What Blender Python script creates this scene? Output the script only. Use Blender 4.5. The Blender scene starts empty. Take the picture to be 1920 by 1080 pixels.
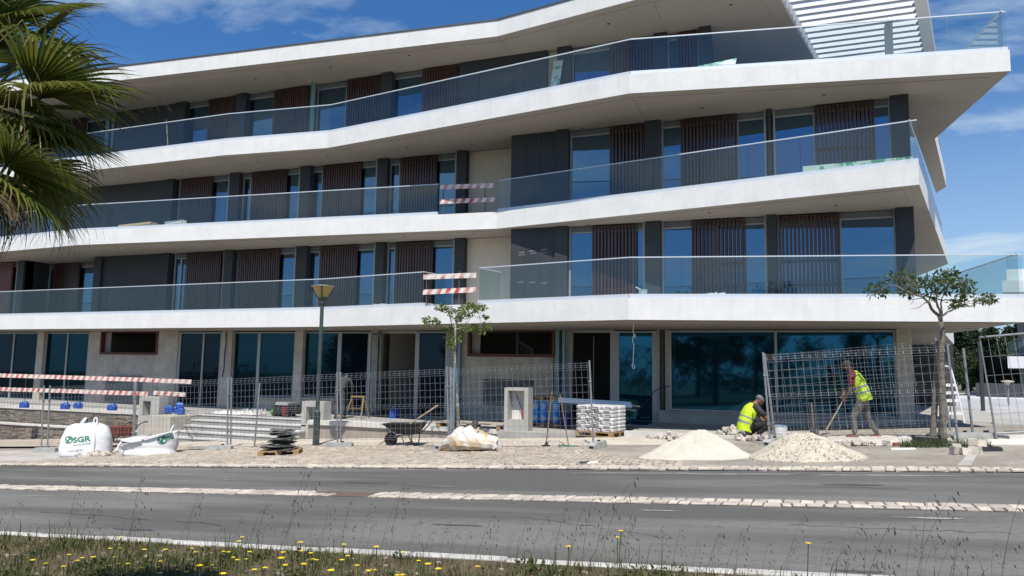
import bpy, math, random
import numpy as np
from mathutils import Vector, Matrix
from mathutils.bvhtree import BVHTree
random.seed(7); rng = np.random.default_rng(7)
C = bpy.context.scene.collection
SC = bpy.context.scene
# ------------------------------------------------------------------ camera
PITCH, ROLL, YAW = (math.radians(a) for a in (6.26636, 0.98807, 20.93349))
FPX, CAM_H, GRADE = 1387.0, 1.6, 0.05678
cy_, sy_ = math.cos(YAW), math.sin(YAW)
FW = Vector((-sy_*math.cos(PITCH), cy_*math.cos(PITCH), math.sin(PITCH)))
r0 = Vector((cy_, sy_, 0)); u0 = r0.cross(FW)
RT = r0*math.cos(ROLL) + u0*math.sin(ROLL)
UP = -r0*math.sin(ROLL) + u0*math.cos(ROLL)
CAM = Vector((0, 0, CAM_H))
cd = bpy.data.cameras.new('camera'); cam = bpy.data.objects.new('camera', cd); C.objects.link(cam)
cd.sensor_width = 36; cd.lens = FPX/1920*36; cd.clip_start = .05; cd.clip_end = 3000
m = Matrix((RT, UP, -FW)).transposed().to_4x4(); m.translation = CAM; cam.matrix_world = m
SC.camera = cam
# ------------------------------------------------------------------ sun and sky
SUN_EL, SUN_AZ = math.radians(57), math.radians(20)      # azimuth from -Y (towards the camera side) round to +X
sd = Vector((math.cos(SUN_EL)*math.sin(SUN_AZ), -math.cos(SUN_EL)*math.cos(SUN_AZ), math.sin(SUN_EL)))
sl = bpy.data.lights.new('sun', 'SUN'); so = bpy.data.objects.new('sun', sl); C.objects.link(so)
sl.energy = 5.0; sl.angle = math.radians(.53); sl.color = (1, .945, .85)
so.rotation_euler = sd.to_track_quat('Z', 'Y').to_euler(); so.location = (20, -20, 40)
W = bpy.data.worlds.new('World'); SC.world = W; W.use_nodes = True
nt = W.node_tree; nt.nodes.clear(); N = nt.nodes.new; L = nt.links.new
out = N('ShaderNodeOutputWorld'); bg = N('ShaderNodeBackground'); L(bg.outputs[0], out.inputs[0])
sky = N('ShaderNodeTexSky'); sky.sky_type = 'NISHITA'; sky.sun_disc = False
sky.sun_elevation = SUN_EL; sky.sun_rotation = math.atan2(sd.x, sd.y)
sky.altitude = 0; sky.air_density = 1.0; sky.dust_density = .4; sky.ozone_density = 2.2
bg.inputs[1].default_value = .10
tc = N('ShaderNodeTexCoord')
sep = N('ShaderNodeSeparateXYZ'); L(tc.outputs['Generated'], sep.inputs[0])
# project the view direction on a flat cloud layer so clouds shrink towards the horizon
mx = N('ShaderNodeMath'); mx.operation = 'MAXIMUM'; mx.inputs[1].default_value = 0; L(sep.outputs[2], mx.inputs[0])
ad = N('ShaderNodeMath'); ad.operation = 'ADD'; ad.inputs[1].default_value = .16; L(mx.outputs[0], ad.inputs[0])
cmb = N('ShaderNodeCombineXYZ')
for k in (0, 1):
    dv = N('ShaderNodeMath'); dv.operation = 'DIVIDE'; L(sep.outputs[k], dv.inputs[0]); L(ad.outputs[0], dv.inputs[1]); L(dv.outputs[0], cmb.inputs[k])
mp = N('ShaderNodeMapping'); mp.inputs['Location'].default_value = (5.02, -1.615, 0); mp.inputs['Scale'].default_value = (1.0, 1.5, 1); mp.inputs['Rotation'].default_value = (0, 0, .35)
L(cmb.outputs[0], mp.inputs[0])
n1 = N('ShaderNodeTexNoise'); n1.inputs['Scale'].default_value = .75; n1.inputs['Detail'].default_value = 8; n1.inputs['Roughness'].default_value = .58; n1.inputs['Distortion'].default_value = .35
L(mp.outputs[0], n1.inputs['Vector'])
rp = N('ShaderNodeValToRGB'); rp.color_ramp.elements[0].position = .545; rp.color_ramp.elements[1].position = .69
L(n1.outputs['Fac'], rp.inputs[0])
hz = N('ShaderNodeMapRange'); hz.inputs[1].default_value = .0; hz.inputs[2].default_value = .36; hz.inputs[3].default_value = .62; hz.inputs[4].default_value = 0
L(sep.outputs[2], hz.inputs[0])       # thin veil towards the horizon
up_m = N('ShaderNodeMapRange'); up_m.inputs[1].default_value = -.005; up_m.inputs[2].default_value = .03; L(sep.outputs[2], up_m.inputs[0])
cm = N('ShaderNodeMath'); cm.operation = 'MULTIPLY'; L(rp.outputs[0], cm.inputs[0]); L(up_m.outputs[0], cm.inputs[1])
mxx = N('ShaderNodeMath'); mxx.operation = 'ADD'; L(cm.outputs[0], mxx.inputs[0]); L(hz.outputs[0], mxx.inputs[1])
cl = N('ShaderNodeClamp'); cl.inputs[2].default_value = .88; L(mxx.outputs[0], cl.inputs[0])
tint = N('ShaderNodeMix'); tint.data_type = 'RGBA'; tint.blend_type = 'MULTIPLY'; tint.inputs[0].default_value = 1
L(sky.outputs[0], tint.inputs[6]); tint.inputs[7].default_value = (.42, .80, 1.18, 1)
mix = N('ShaderNodeMix'); mix.data_type = 'RGBA'; L(cl.outputs[0], mix.inputs[0]); L(tint.outputs[2], mix.inputs[6]); mix.inputs[7].default_value = (6.0, 7.2, 8.0, 1)
L(mix.outputs[2], bg.inputs[0])
SC.view_settings.view_transform = 'Standard'; SC.view_settings.look = 'None'; SC.view_settings.gamma = 1; SC.view_settings.exposure = .14
SC.view_settings.use_curve_mapping = False
SC.render.engine = 'CYCLES'
cyc = SC.cycles; cyc.max_bounces = 7; cyc.diffuse_bounces = 3; cyc.glossy_bounces = 4; cyc.transmission_bounces = 4; cyc.transparent_max_bounces = 24
cyc.use_denoising = True; cyc.caustics_reflective = False; cyc.caustics_refractive = False; cyc.sample_clamp_indirect = 6
# ------------------------------------------------------------------ measuring helpers (photo pixel -> metres on a known plane)
def ray(u, v): return RT*((u-960)/FPX) + UP*((540-v)/FPX) + FW
def gp(u, v, off=0.0):                      # on the sloping ground
    d = ray(u, v); t = (off-CAM_H)/(d.z-GRADE*d.x); return CAM + d*t
def pp(u, v, P, n): d = ray(u, v); return CAM + d*((Vector(P)-CAM).dot(n)/d.dot(n))      # on the plane through P with normal n
def yp(u, v, Y): d = ray(u, v); return CAM + d*(Y/d.y)
def zp(u, v, z): d = ray(u, v); return CAM + d*((z-CAM_H)/d.z)
def xu(u, Y, z):                            # x of photo column u on plane Y at height z
    s = (u-960)/FPX; zz = z-CAM_H
    return (s*(Y*FW.y+zz*FW.z) - (Y*RT.y+zz*RT.z))/(RT.x - s*FW.x)
def gz(x):
    if x < -70: return GRADE*-70
    if x < 4: return GRADE*x
    return GRADE*(4 + 1.5*(1-math.exp(-(x-4)/1.5)))
# ------------------------------------------------------------------ mesh builder
class MB:
    def __init__(s): s.v = []; s.f = []; s.m = []
    def add(s, vs, fs, m=0):
        b = len(s.v); s.v += [tuple(p) for p in vs]
        for f in fs: s.f.append(tuple(b+i for i in f)); s.m.append(m)
    def box(s, x0, y0, z0, x1, y1, z1, m=0):
        s.add([(x0,y0,z0),(x1,y0,z0),(x1,y1,z0),(x0,y1,z0),(x0,y0,z1),(x1,y0,z1),(x1,y1,z1),(x0,y1,z1)],
              [(0,3,2,1),(4,5,6,7),(0,1,5,4),(1,2,6,5),(2,3,7,6),(3,0,4,7)], m)
    def hexa(s, p, m=0):     # 8 points: bottom ring, top ring
        s.add(p, [(0,3,2,1),(4,5,6,7),(0,1,5,4),(1,2,6,5),(2,3,7,6),(3,0,4,7)], m)
    def bbox(s, x0, y0, z0, x1, y1, z1, b, m=0):     # box with chamfered vertical and top edges
        r = [(x0+b,y0),(x1-b,y0),(x1,y0+b),(x1,y1-b),(x1-b,y1),(x0+b,y1),(x0,y1-b),(x0,y0+b)]
        cx, cy = (x0+x1)/2, (y0+y1)/2
        def ring(z, k): return [(cx+(x-cx)*(1-k*2*b/max(x1-x0,1e-6)), cy+(y-cy)*(1-k*2*b/max(y1-y0,1e-6)), z) for x, y in r]
        R = ring(z0,0)+ring(z1-b,0)+ring(z1,.7); fs = [tuple(reversed(range(8))), tuple(range(16,24))]
        for k in (0, 8):
            for i in range(8): j = (i+1) % 8; fs.append((k+i,k+j,k+8+j,k+8+i))
        s.add(R, fs, m)
    def prism(s, poly, z0, z1, m=0, mtop=None, mbot=None):
        n = len(poly); a = sum(poly[i][0]*poly[(i+1)%n][1]-poly[(i+1)%n][0]*poly[i][1] for i in range(n))
        if a < 0: poly = poly[::-1]
        f0 = (lambda p: z0(p)) if callable(z0) else (lambda p: z0)
        f1 = (lambda p: z1(p)) if callable(z1) else (lambda p: z1)
        b = len(s.v); s.v += [(p[0],p[1],f0(p)) for p in poly] + [(p[0],p[1],f1(p)) for p in poly]
        s.f.append(tuple(b+i for i in reversed(range(n)))); s.m.append(m if mbot is None else mbot)
        s.f.append(tuple(b+n+i for i in range(n))); s.m.append(m if mtop is None else mtop)
        for i in range(n): j = (i+1) % n; s.f.append((b+i,b+j,b+n+j,b+n+i)); s.m.append(m)
    def bar(s, p, q, w, h=None, up=(0,0,1), m=0):
        p, q = Vector(p), Vector(q); d = (q-p).normalized(); h = h or w; up = Vector(up)
        if abs(d.dot(up)) > .95: up = Vector((0,1,0)) if abs(d.y) < .9 else Vector((1,0,0))
        a = d.cross(up).normalized()*(w/2); b = a.cross(d).normalized()*(h/2)
        s.hexa([p-a-b,p+a-b,q+a-b,q-a-b,p-a+b,p+a+b,q+a+b,q-a+b], m)
    def tube(s, pts, r, n=6, m=0, cap=True):
        pts = [Vector(p) for p in pts]; k = len(pts); rs = r if hasattr(r, '__len__') else [r]*k
        b = len(s.v); prev = None
        for i, p in enumerate(pts):
            d = (pts[min(i+1,k-1)]-pts[max(i-1,0)]); d = d.normalized() if d.length > 1e-9 else Vector((0,0,1))
            if prev is None:
                a = d.orthogonal().normalized()
            else:
                a = prev - d*prev.dot(d); a = a.normalized() if a.length > 1e-6 else d.orthogonal().normalized()
            prev = a; c = d.cross(a)
            for j in range(n):
                t = 2*math.pi*j/n; s.v.append(tuple(p + (a*math.cos(t)+c*math.sin(t))*rs[i]))
        for i in range(k-1):
            for j in range(n):
                jj = (j+1) % n; s.f.append((b+i*n+j,b+i*n+jj,b+(i+1)*n+jj,b+(i+1)*n+j)); s.m.append(m)
        if cap:
            s.f.append(tuple(b+j for j in reversed(range(n)))); s.m.append(m)
            s.f.append(tuple(b+(k-1)*n+j for j in range(n))); s.m.append(m)
    def loft(s, rings, m=0, cap=True):      # rings: equal-length lists of points; m may be a list per band
        n = len(rings[0]); b = len(s.v)
        for r in rings: s.v += [tuple(p) for p in r]
        for i in range(len(rings)-1):
            mi = m[i] if hasattr(m, '__len__') else m
            for j in range(n):
                jj = (j+1) % n; s.f.append((b+i*n+j,b+i*n+jj,b+(i+1)*n+jj,b+(i+1)*n+j)); s.m.append(mi)
        if cap:
            m0 = m[0] if hasattr(m, '__len__') else m; m1 = m[-1] if hasattr(m, '__len__') else m
            s.f.append(tuple(b+j for j in reversed(range(n)))); s.m.append(m0)
            s.f.append(tuple(b+(len(rings)-1)*n+j for j in range(n))); s.m.append(m1)
    def lathe(s, prof, c, n=16, m=0):
        s.loft([[(c[0]+r*math.cos(2*math.pi*j/n), c[1]+r*math.sin(2*math.pi*j/n), c[2]+z) for j in range(n)] for r, z in prof], m)
    def ball(s, c, r, n=8, k=6, jit=0, m=0):
        rr = r if hasattr(r, '__len__') else (r,r,r); rings = []
        for i in range(k+1):
            t = math.pi*i/k - math.pi/2; rings.append([])
            for j in range(n):
                q = 1+random.uniform(-jit, jit) if 0 < i < k else 1
                a = 2*math.pi*j/n; rad = max(math.cos(t), .02)
                rings[-1].append((c[0]+rr[0]*rad*math.cos(a)*q, c[1]+rr[1]*rad*math.sin(a)*q, c[2]+rr[2]*math.sin(t)*q))
        s.loft(rings, m)
    def quad(s, a, b, c, d, m=0): s.add([a,b,c,d], [(0,1,2,3)], m)
    def build(s, name, mats, parent=None, origin=None, smooth=False):
        me = bpy.data.meshes.new(name); mats = mats if isinstance(mats, (list, tuple)) else [mats]
        if parent is not None: o = ORG[parent.name]
        elif origin == 'base':
            a = np.array(s.v); o = Vector((a[:,0].mean(), a[:,1].mean(), a[:,2].min()))
        else: o = Vector(origin) if origin is not None else Vector((0,0,0))
        me.from_pydata([(p[0]-o.x, p[1]-o.y, p[2]-o.z) for p in s.v], [], s.f)
        for mm in mats: me.materials.append(mm)
        if len(mats) > 1: me.polygons.foreach_set('material_index', s.m)
        if smooth: me.polygons.foreach_set('use_smooth', [True]*len(s.f))
        me.update()
        ob = bpy.data.objects.new(name, me); C.objects.link(ob)
        if parent is not None: ob.parent = parent; ORG[ob.name] = o
        else: ob.location = o; ORG[ob.name] = o
        return ob
ORG = {}
def tag(o, label=None, cat=None, group=None, kind=None):
    for k, val in (('label',label),('category',cat),('group',group),('kind',kind)):
        if val: o[k] = val
    return o
def empty(name, loc, label=None, cat=None, group=None, parent=None):
    o = bpy.data.objects.new(name, None); C.objects.link(o); o.empty_display_size = .2
    if parent is not None: o.parent = parent; ORG[o.name] = ORG[parent.name]
    else: o.location = loc; ORG[o.name] = Vector(loc)
    return tag(o, label, cat, group)
def copy_tree(o, parent=None):
    c = o.copy(); C.objects.link(c)
    if parent is not None: c.parent = parent
    for ch in list(o.children): copy_tree(ch, c)
    return c
def place(o, loc, rz=0, sc=None, rx=0, ry=0):
    o.location = loc; o.rotation_euler = (rx, ry, rz)
    if sc: o.scale = (sc,sc,sc) if not hasattr(sc,'__len__') else sc
    return o
def inst(name, mesh, parent, loc, rot=(0,0,0), sc=(1,1,1)):   # part sharing mesh data (loc in world metres, parent unrotated)
    o = bpy.data.objects.new(name, mesh); C.objects.link(o); o.parent = parent
    o.location = Vector(loc)-ORG[parent.name]; o.rotation_euler = rot; o.scale = sc
    return o
# ------------------------------------------------------------------ materials
def mat(name, col, rough=.6, metal=0, spec=.5, col2=None, ns=3., lo=.35, hi=.65, bump=0, bs=40., det=5, col3=None, ns3=25., f3=.3, coord='pos', stretch=None, streak=0):
    mt = bpy.data.materials.new(name); mt.use_nodes = True; t = mt.node_tree; b = t.nodes['Principled BSDF']
    b.inputs['Base Color'].default_value = (*col, 1); b.inputs['Roughness'].default_value = rough; b.inputs['Metallic'].default_value = metal
    b.inputs['Specular IOR Level'].default_value = spec
    mt.diffuse_color = (*col, 1)
    if col2 or bump:
        if coord == 'pos': g = t.nodes.new('ShaderNodeNewGeometry'); vec = g.outputs['Position']
        else: g = t.nodes.new('ShaderNodeTexCoord'); vec = g.outputs['Object']
        if stretch:
            mpn = t.nodes.new('ShaderNodeMapping'); mpn.inputs['Scale'].default_value = stretch; t.links.new(vec, mpn.inputs[0]); vec = mpn.outputs[0]
    if col2:
        n = t.nodes.new('ShaderNodeTexNoise'); n.inputs['Scale'].default_value = ns; n.inputs['Detail'].default_value = det; n.inputs['Roughness'].default_value = .6
        t.links.new(vec, n.inputs['Vector'])
        mr = t.nodes.new('ShaderNodeMapRange'); mr.inputs[1].default_value = lo; mr.inputs[2].default_value = hi; t.links.new(n.outputs['Fac'], mr.inputs[0])
        mxn = t.nodes.new('ShaderNodeMix'); mxn.data_type = 'RGBA'; mxn.inputs[6].default_value = (*col,1); mxn.inputs[7].default_value = (*col2,1)
        t.links.new(mr.outputs[0], mxn.inputs[0]); res = mxn.outputs[2]
        if col3:
            n3 = t.nodes.new('ShaderNodeTexNoise'); n3.inputs['Scale'].default_value = ns3; n3.inputs['Detail'].default_value = 4; t.links.new(vec, n3.inputs['Vector'])
            m3 = t.nodes.new('ShaderNodeMapRange'); m3.inputs[1].default_value = .5; m3.inputs[2].default_value = .72; m3.inputs[4].default_value = f3; t.links.new(n3.outputs['Fac'], m3.inputs[0])
            x3 = t.nodes.new('ShaderNodeMix'); x3.data_type = 'RGBA'; t.links.new(m3.outputs[0], x3.inputs[0]); t.links.new(res, x3.inputs[6]); x3.inputs[7].default_value = (*col3,1); res = x3.outputs[2]
        if streak:      # faint vertical run-off marks
            ms_ = t.nodes.new('ShaderNodeMapping'); ms_.inputs['Scale'].default_value = (4.5, 4.5, .28); t.links.new(vec, ms_.inputs[0])
            n4 = t.nodes.new('ShaderNodeTexNoise'); n4.inputs['Scale'].default_value = 1.6; n4.inputs['Detail'].default_value = 6; t.links.new(ms_.outputs[0], n4.inputs['Vector'])
            m4 = t.nodes.new('ShaderNodeMapRange'); m4.inputs[1].default_value = .52; m4.inputs[2].default_value = .78; m4.inputs[4].default_value = streak; t.links.new(n4.outputs['Fac'], m4.inputs[0])
            x4 = t.nodes.new('ShaderNodeMix'); x4.data_type = 'RGBA'; t.links.new(m4.outputs[0], x4.inputs[0]); t.links.new(res, x4.inputs[6]); x4.inputs[7].default_value = (col[0]*.45, col[1]*.44, col[2]*.42, 1); res = x4.outputs[2]
        t.links.new(res, b.inputs['Base Color'])
    if bump:
        nb = t.nodes.new('ShaderNodeTexNoise'); nb.inputs['Scale'].default_value = bs; nb.inputs['Detail'].default_value = 4; t.links.new(vec, nb.inputs['Vector'])
        bp = t.nodes.new('ShaderNodeBump'); bp.inputs['Strength'].default_value = bump; bp.inputs['Distance'].default_value = .02; t.links.new(nb.outputs['Fac'], bp.inputs['Height'])
        t.links.new(bp.outputs[0], b.inputs['Normal'])
    return mt
def per_object(mt, amt=.25):      # small brightness difference from piece to piece
    t = mt.node_tree; b = t.nodes['Principled BSDF']; inp = b.inputs['Base Color']
    oi = t.nodes.new('ShaderNodeObjectInfo'); mr = t.nodes.new('ShaderNodeMapRange'); mr.inputs[3].default_value = 1-amt; mr.inputs[4].default_value = 1+amt
    t.links.new(oi.outputs['Random'], mr.inputs[0])
    h = t.nodes.new('ShaderNodeHueSaturation'); t.links.new(mr.outputs[0], h.inputs['Value'])
    if inp.links: t.links.new(inp.links[0].from_socket, h.inputs['Color'])
    else: h.inputs['Color'].default_value = inp.default_value
    t.links.new(h.outputs[0], inp); return mt
def per_island(mt, amt=.3):
    t = mt.node_tree; b = t.nodes['Principled BSDF']; inp = b.inputs['Base Color']
    g = t.nodes.new('ShaderNodeNewGeometry'); mr = t.nodes.new('ShaderNodeMapRange'); mr.inputs[3].default_value = 1-amt; mr.inputs[4].default_value = 1+amt
    t.links.new(g.outputs['Random Per Island'], mr.inputs[0])
    h = t.nodes.new('ShaderNodeHueSaturation'); t.links.new(mr.outputs[0], h.inputs['Value'])
    if inp.links: t.links.new(inp.links[0].from_socket, h.inputs['Color'])
    else: h.inputs['Color'].default_value = inp.default_value
    t.links.new(h.outputs[0], inp); return mt
def glass(name, tintc, refl, trans=True, rough=0.0, dark=(.01,.012,.014)):
    mt = bpy.data.materials.new(name); mt.use_nodes = True; t = mt.node_tree; t.nodes.clear(); n = t.nodes.new
    o = n('ShaderNodeOutputMaterial'); mx_ = n('ShaderNodeMixShader'); gl = n('ShaderNodeBsdfGlossy'); gl.inputs['Roughness'].default_value = rough
    if trans: a = n('ShaderNodeBsdfTransparent'); a.inputs[0].default_value = (*tintc,1)
    else:
        a = n('ShaderNodeBsdfDiffuse'); a.inputs[0].default_value = (*dark,1); gl.inputs[0].default_value = (*tintc,1)
    lw = n('ShaderNodeLayerWeight'); lw.inputs[0].default_value = .5
    pw = n('ShaderNodeMath'); pw.operation = 'POWER'; pw.inputs[1].default_value = 5; t.links.new(lw.outputs['Facing'], pw.inputs[0])
    ml = n('ShaderNodeMath'); ml.operation = 'MULTIPLY_ADD'; ml.inputs[1].default_value = 1.0-refl; ml.inputs[2].default_value = refl; ml.use_clamp = True
    t.links.new(pw.outputs[0], ml.inputs[0]); t.links.new(ml.outputs[0], mx_.inputs[0]); t.links.new(a.outputs[0], mx_.inputs[1]); t.links.new(gl.outputs[0], mx_.inputs[2]); t.links.new(mx_.outputs[0], o.inputs[0])
    return mt
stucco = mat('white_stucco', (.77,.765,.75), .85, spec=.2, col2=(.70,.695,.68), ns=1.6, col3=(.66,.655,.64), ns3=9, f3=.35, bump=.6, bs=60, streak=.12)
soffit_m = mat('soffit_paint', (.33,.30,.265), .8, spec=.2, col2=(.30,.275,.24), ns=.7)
channel_m = mat('balustrade_channel', (.62,.66,.70), .45, .3)
clad = mat('grey_cladding', (.036,.039,.045), .5, spec=.3, col2=(.042,.046,.052), ns=1.5)
clad2 = mat('dark_reveal', (.03,.032,.036), .6)
beige_m = mat('beige_render', (.64,.56,.46), .85, spec=.2, col2=(.57,.50,.41), ns=1.1, bump=.2, bs=30)
conc = mat('raw_concrete', (.56,.52,.45), .9, spec=.2, col2=(.43,.40,.34), ns=1.6, col3=(.27,.25,.215), ns3=6, f3=.4, bump=.35, bs=25, streak=.5)
conc2 = mat('smooth_concrete', (.44,.43,.40), .85, spec=.25, col2=(.36,.35,.32), ns=1.2, bump=.2, bs=40)
frame_m = mat('aluminium_frame', (.36,.38,.39), .42, .3)
header_m = mat('blind_box_grey', (.15,.16,.17), .5, .2)
slat_m = mat('dark_wood_slat', (.072,.036,.031), .28, spec=.5, col2=(.045,.022,.019), ns=6, stretch=(1,1,.15))
redslat_m = mat('red_brown_slat', (.15,.045,.035), .3, spec=.55)
pane_m = glass('window_pane', (.34,.66,1.0), .25, trans=False)
pane_blue = glass('film_pane', (.09,.42,.70), .18, trans=False, rough=.035, dark=(.004,.018,.03))
pane_film = glass('dark_film_pane', (.14,.42,.62), .075, trans=False, rough=.03, dark=(.004,.013,.019))
pane_dark = glass('shop_pane', (.35,.55,.75), .035, trans=False, rough=.02, dark=(.005,.011,.016))
rail_glass = glass('balustrade_glass', (.90,.945,.94), .045)
steel = mat('galvanised_steel', (.30,.315,.325), .5, .4, col2=(.24,.25,.26), ns=8)
darksteel = mat('dark_steel', (.05,.05,.052), .5, .3)
black = mat('black_plastic', (.018,.018,.02), .5)
white_p = mat('white_paint', (.75,.75,.73), .5)
asphalt = mat('asphalt', (.122,.118,.110), .88, spec=.25, col2=(.205,.199,.186), ns=.9, lo=.42, hi=.60, col3=(.085,.085,.083), ns3=70, f3=.75, bump=.7, bs=120, stretch=(.16,1,1))
# ================================================================== GROUND
def sheet(name, xs, ys, off, m, thick=None, kind='structure', zf=None):
    mb = MB(); zf = zf or (lambda x, y: gz(x)+off); nx, ny = len(xs), len(ys)
    vs = [(x, y, zf(x, y)) for y in ys for x in xs]
    fs = [(j*nx+i, j*nx+i+1, (j+1)*nx+i+1, (j+1)*nx+i) for j in range(ny-1) for i in range(nx-1)]
    mb.add(vs, fs); o = mb.build(name, m); return tag(o, kind=kind)
XS = [-400,-200,-120,-90,-80,-70] + list(np.arange(-66, 4, 3.0)) + [4,5,6,7,8,9,10,11,12,16,30,60,120,400]
dirt = mat('dry_earth', (.14,.105,.07), .95, spec=.1, col2=(.075,.065,.036), ns=2.5, col3=(.20,.175,.135), ns3=18, f3=.45, bump=.6, bs=30)
sheet('ground', XS, [-400,-150,-60,-30,-15,-6,0,4,6,10,14,18,22,26,40,70,150,400], -.04, mat('soil', (.16,.14,.09), .95, col2=(.08,.09,.04), ns=.3))
RY0, RY1 = 6.66, 13.42
sheet('road', XS, [RY0-.05, 8, 9.5, 11, 12.5, RY1+.02], 0, asphalt)
dust = mat('dusty_asphalt', (.27,.24,.20), .92, spec=.15, col2=(.40,.365,.31), ns=.7, col3=(.17,.155,.14), ns3=9, f3=.5, bump=.5, bs=80)
sheet('pavement', [x for x in XS if -130 < x < 130], [RY1+.1, 14.5, 16, 18, 20, 21.5, 26.5], .02, dust)
verge = sheet('verge', [x for x in XS if -130 < x < 130], [-12,-8,-4,0,3,4.5,5.5,6.42], .012, dirt)
sand_bed = mat('pale_sand', (.56,.50,.41), .95, spec=.1, col2=(.44,.39,.32), ns=2.2, col3=(.66,.62,.54), ns3=20, f3=.6, bump=.8, bs=22)
def patch(name, poly, off, m, parent=None):       # irregular flat patch following the slope
    mb = MB(); n = len(poly); cx = sum(p[0] for p in poly)/n; cy = sum(p[1] for p in poly)/n
    mb.add([(cx,cy,gz(cx)+off)]+[(x,y,gz(x)+off) for x, y in poly], [(0,i+1,(i+1)%n+1) for i in range(n)])
    return tag(mb.build(name, m), kind='structure')
# pale bedding sand behind the fence line: bumpy strip
def bed(name, x0, x1, y0, y1, m, amp=.03, off=.028):
    nx, ny = int((x1-x0)/.22)+2, int((y1-y0)/.22)+2
    xs = np.linspace(x0, x1, nx); ys = np.linspace(y0, y1, ny)
    def zf(x, y):
        e = min(1, (x-x0)/.5, (x1-x)/.5, (y-y0)/.4, (y1-y)/.2) if True else 1
        return gz(x)+off+max(0, e)*amp*(.6+.8*random.random())-(0.012 if e <= 0 else 0)
    return sheet(name, list(xs), list(ys), 0, m, zf=zf)
bed('sand_bed', -22.5, -8.3, 18.6, 20.95, sand_bed, .03)
bed('sand_bed', -8.3, -3.0, 18.3, 20.3, sand_bed, .045)
bed('sand_bed', 0.2, 7.5, 17.9, 19.85, mat('white_bedding_sand', (.66,.62,.55), .95, spec=.1, col2=(.55,.51,.45), ns=3, col3=(.75,.73,.68), ns3=14, f3=.6, bump=.8, bs=18), .06)
pale = mat('pale_concrete_screed', (.50,.47,.43), .9, spec=.2, col2=(.36,.335,.30), ns=1.3, bump=.3, bs=50)
patch('concrete_apron', [(-46,14.1),(-20.2,14.0),(-18.6,14.6),(-18.2,15.6),(-19.5,16.6),(-22,17.3),(-46,17.6)], .026, pale)
patch('light_strip', [(3.0,16.2),(3.15,16.2),(2.62,14.05),(2.42,14.05)], .027, pale)
# ------------------------------------------------------------------ stone setts
def sett_mesh(k):
    mb = MB(); r = random.Random(k); j = lambda a: r.uniform(-a, a)
    b = [(-.5+j(.07),-.5+j(.07)),(.5+j(.07),-.5+j(.07)),(.5+j(.07),.5+j(.07)),(-.5+j(.07),.5+j(.07))]
    p = [(x,y,-.5) for x,y in b]+[(x,y,.25) for x,y in b]+[(x*.8+j(.03),y*.8+j(.03),.5+j(.12)) for x,y in b]
    mb.add(p, [(0,1,5,4),(1,2,6,5),(2,3,7,6),(3,0,4,7),(4,5,9,8),(5,6,10,9),(6,7,11,10),(7,4,8,11),(8,9,10,11)])
    me = bpy.data.meshes.new('sett'); me.from_pydata(mb.v, [], mb.f); return me
sett_m = per_object(mat('limestone_sett', (.56,.50,.42), .85, spec=.25, col2=(.44,.39,.325), ns=5, bump=.5, bs=50), .22)
SETT = [sett_mesh(k) for k in range(8)]
for s_ in SETT: s_.materials.append(sett_m)
joint = mat('dark_joint_dirt', (.15,.125,.10), .95, col2=(.10,.085,.07), ns=9)
def sett_rows(name, x0, x1, yc, width, rows, lx, label=None, gap=None, off=.0, rise=.028):
    base = sheet(name, [x0]+[x for x in XS if x0 < x < x1]+[x1], [yc-width/2, yc+width/2], off+.004, joint)
    ORG[base.name] = Vector((0,0,0)); n = 0; w = width/rows; far = MB(); todo = []
    for r in range(rows):
        x = x0 + random.uniform(0, lx)
        while x < x1:
            l = lx*random.uniform(.72, 1.3)
            xc = x+l/2; x += l
            if gap and gap(xc, r): continue
            todo.append((xc, yc-width/2+w*(r+.5)+random.uniform(-.012,.012), l))
    todo.sort(key=lambda q: -q[0])
    for i, (xc, y, l) in enumerate(todo):
        z = gz(xc)+off+rise/2-.006+random.uniform(-.005,.004); sc_ = (l-.018, w*.88, rise); a = random.uniform(-.07,.07)
        if i < 298: inst('sett', random.choice(SETT), base, (xc, y, z), (0,-math.atan(GRADE),a), sc_)
        else:
            me = random.choice(SETT); ca_, sa_ = math.cos(a), math.sin(a)
            far.add([(xc+v.co.x*sc_[0]*ca_-v.co.y*sc_[1]*sa_, y+v.co.x*sc_[0]*sa_+v.co.y*sc_[1]*ca_, z+v.co.z*rise+GRADE*v.co.x*sc_[0]) for v in me.vertices], [tuple(p.vertices) for p in me.polygons])
    if far.v: tag(far.build('setts', per_island(mat('limestone_setts', (.55,.49,.41), .85, col2=(.44,.39,.32), ns=5), .2), base), kind='stuff')
    return base
# centre strip (two rows, a break half way) and far edge (two rows)
sett_rows('sett_strip', -30, 6, 10.05, .44, 2, .165, gap=lambda x, r: -7.2 < x < -6.0 and (r == 1 or x > -6.7))
sett_rows('kerb_setts', -27, 6, RY1+.16, .42, 2, .175, rise=.04, off=.012)
patch('earth_patch', [(-7.3,10.28),(-6.9,10.36),(-6.1,10.3),(-5.9,10.1),(-6.3,9.86),(-7.1,9.9)], .006, mat('brown_earth', (.17,.12,.085), .95, col2=(.10,.075,.055), ns=8, bump=.5, bs=40))
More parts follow.
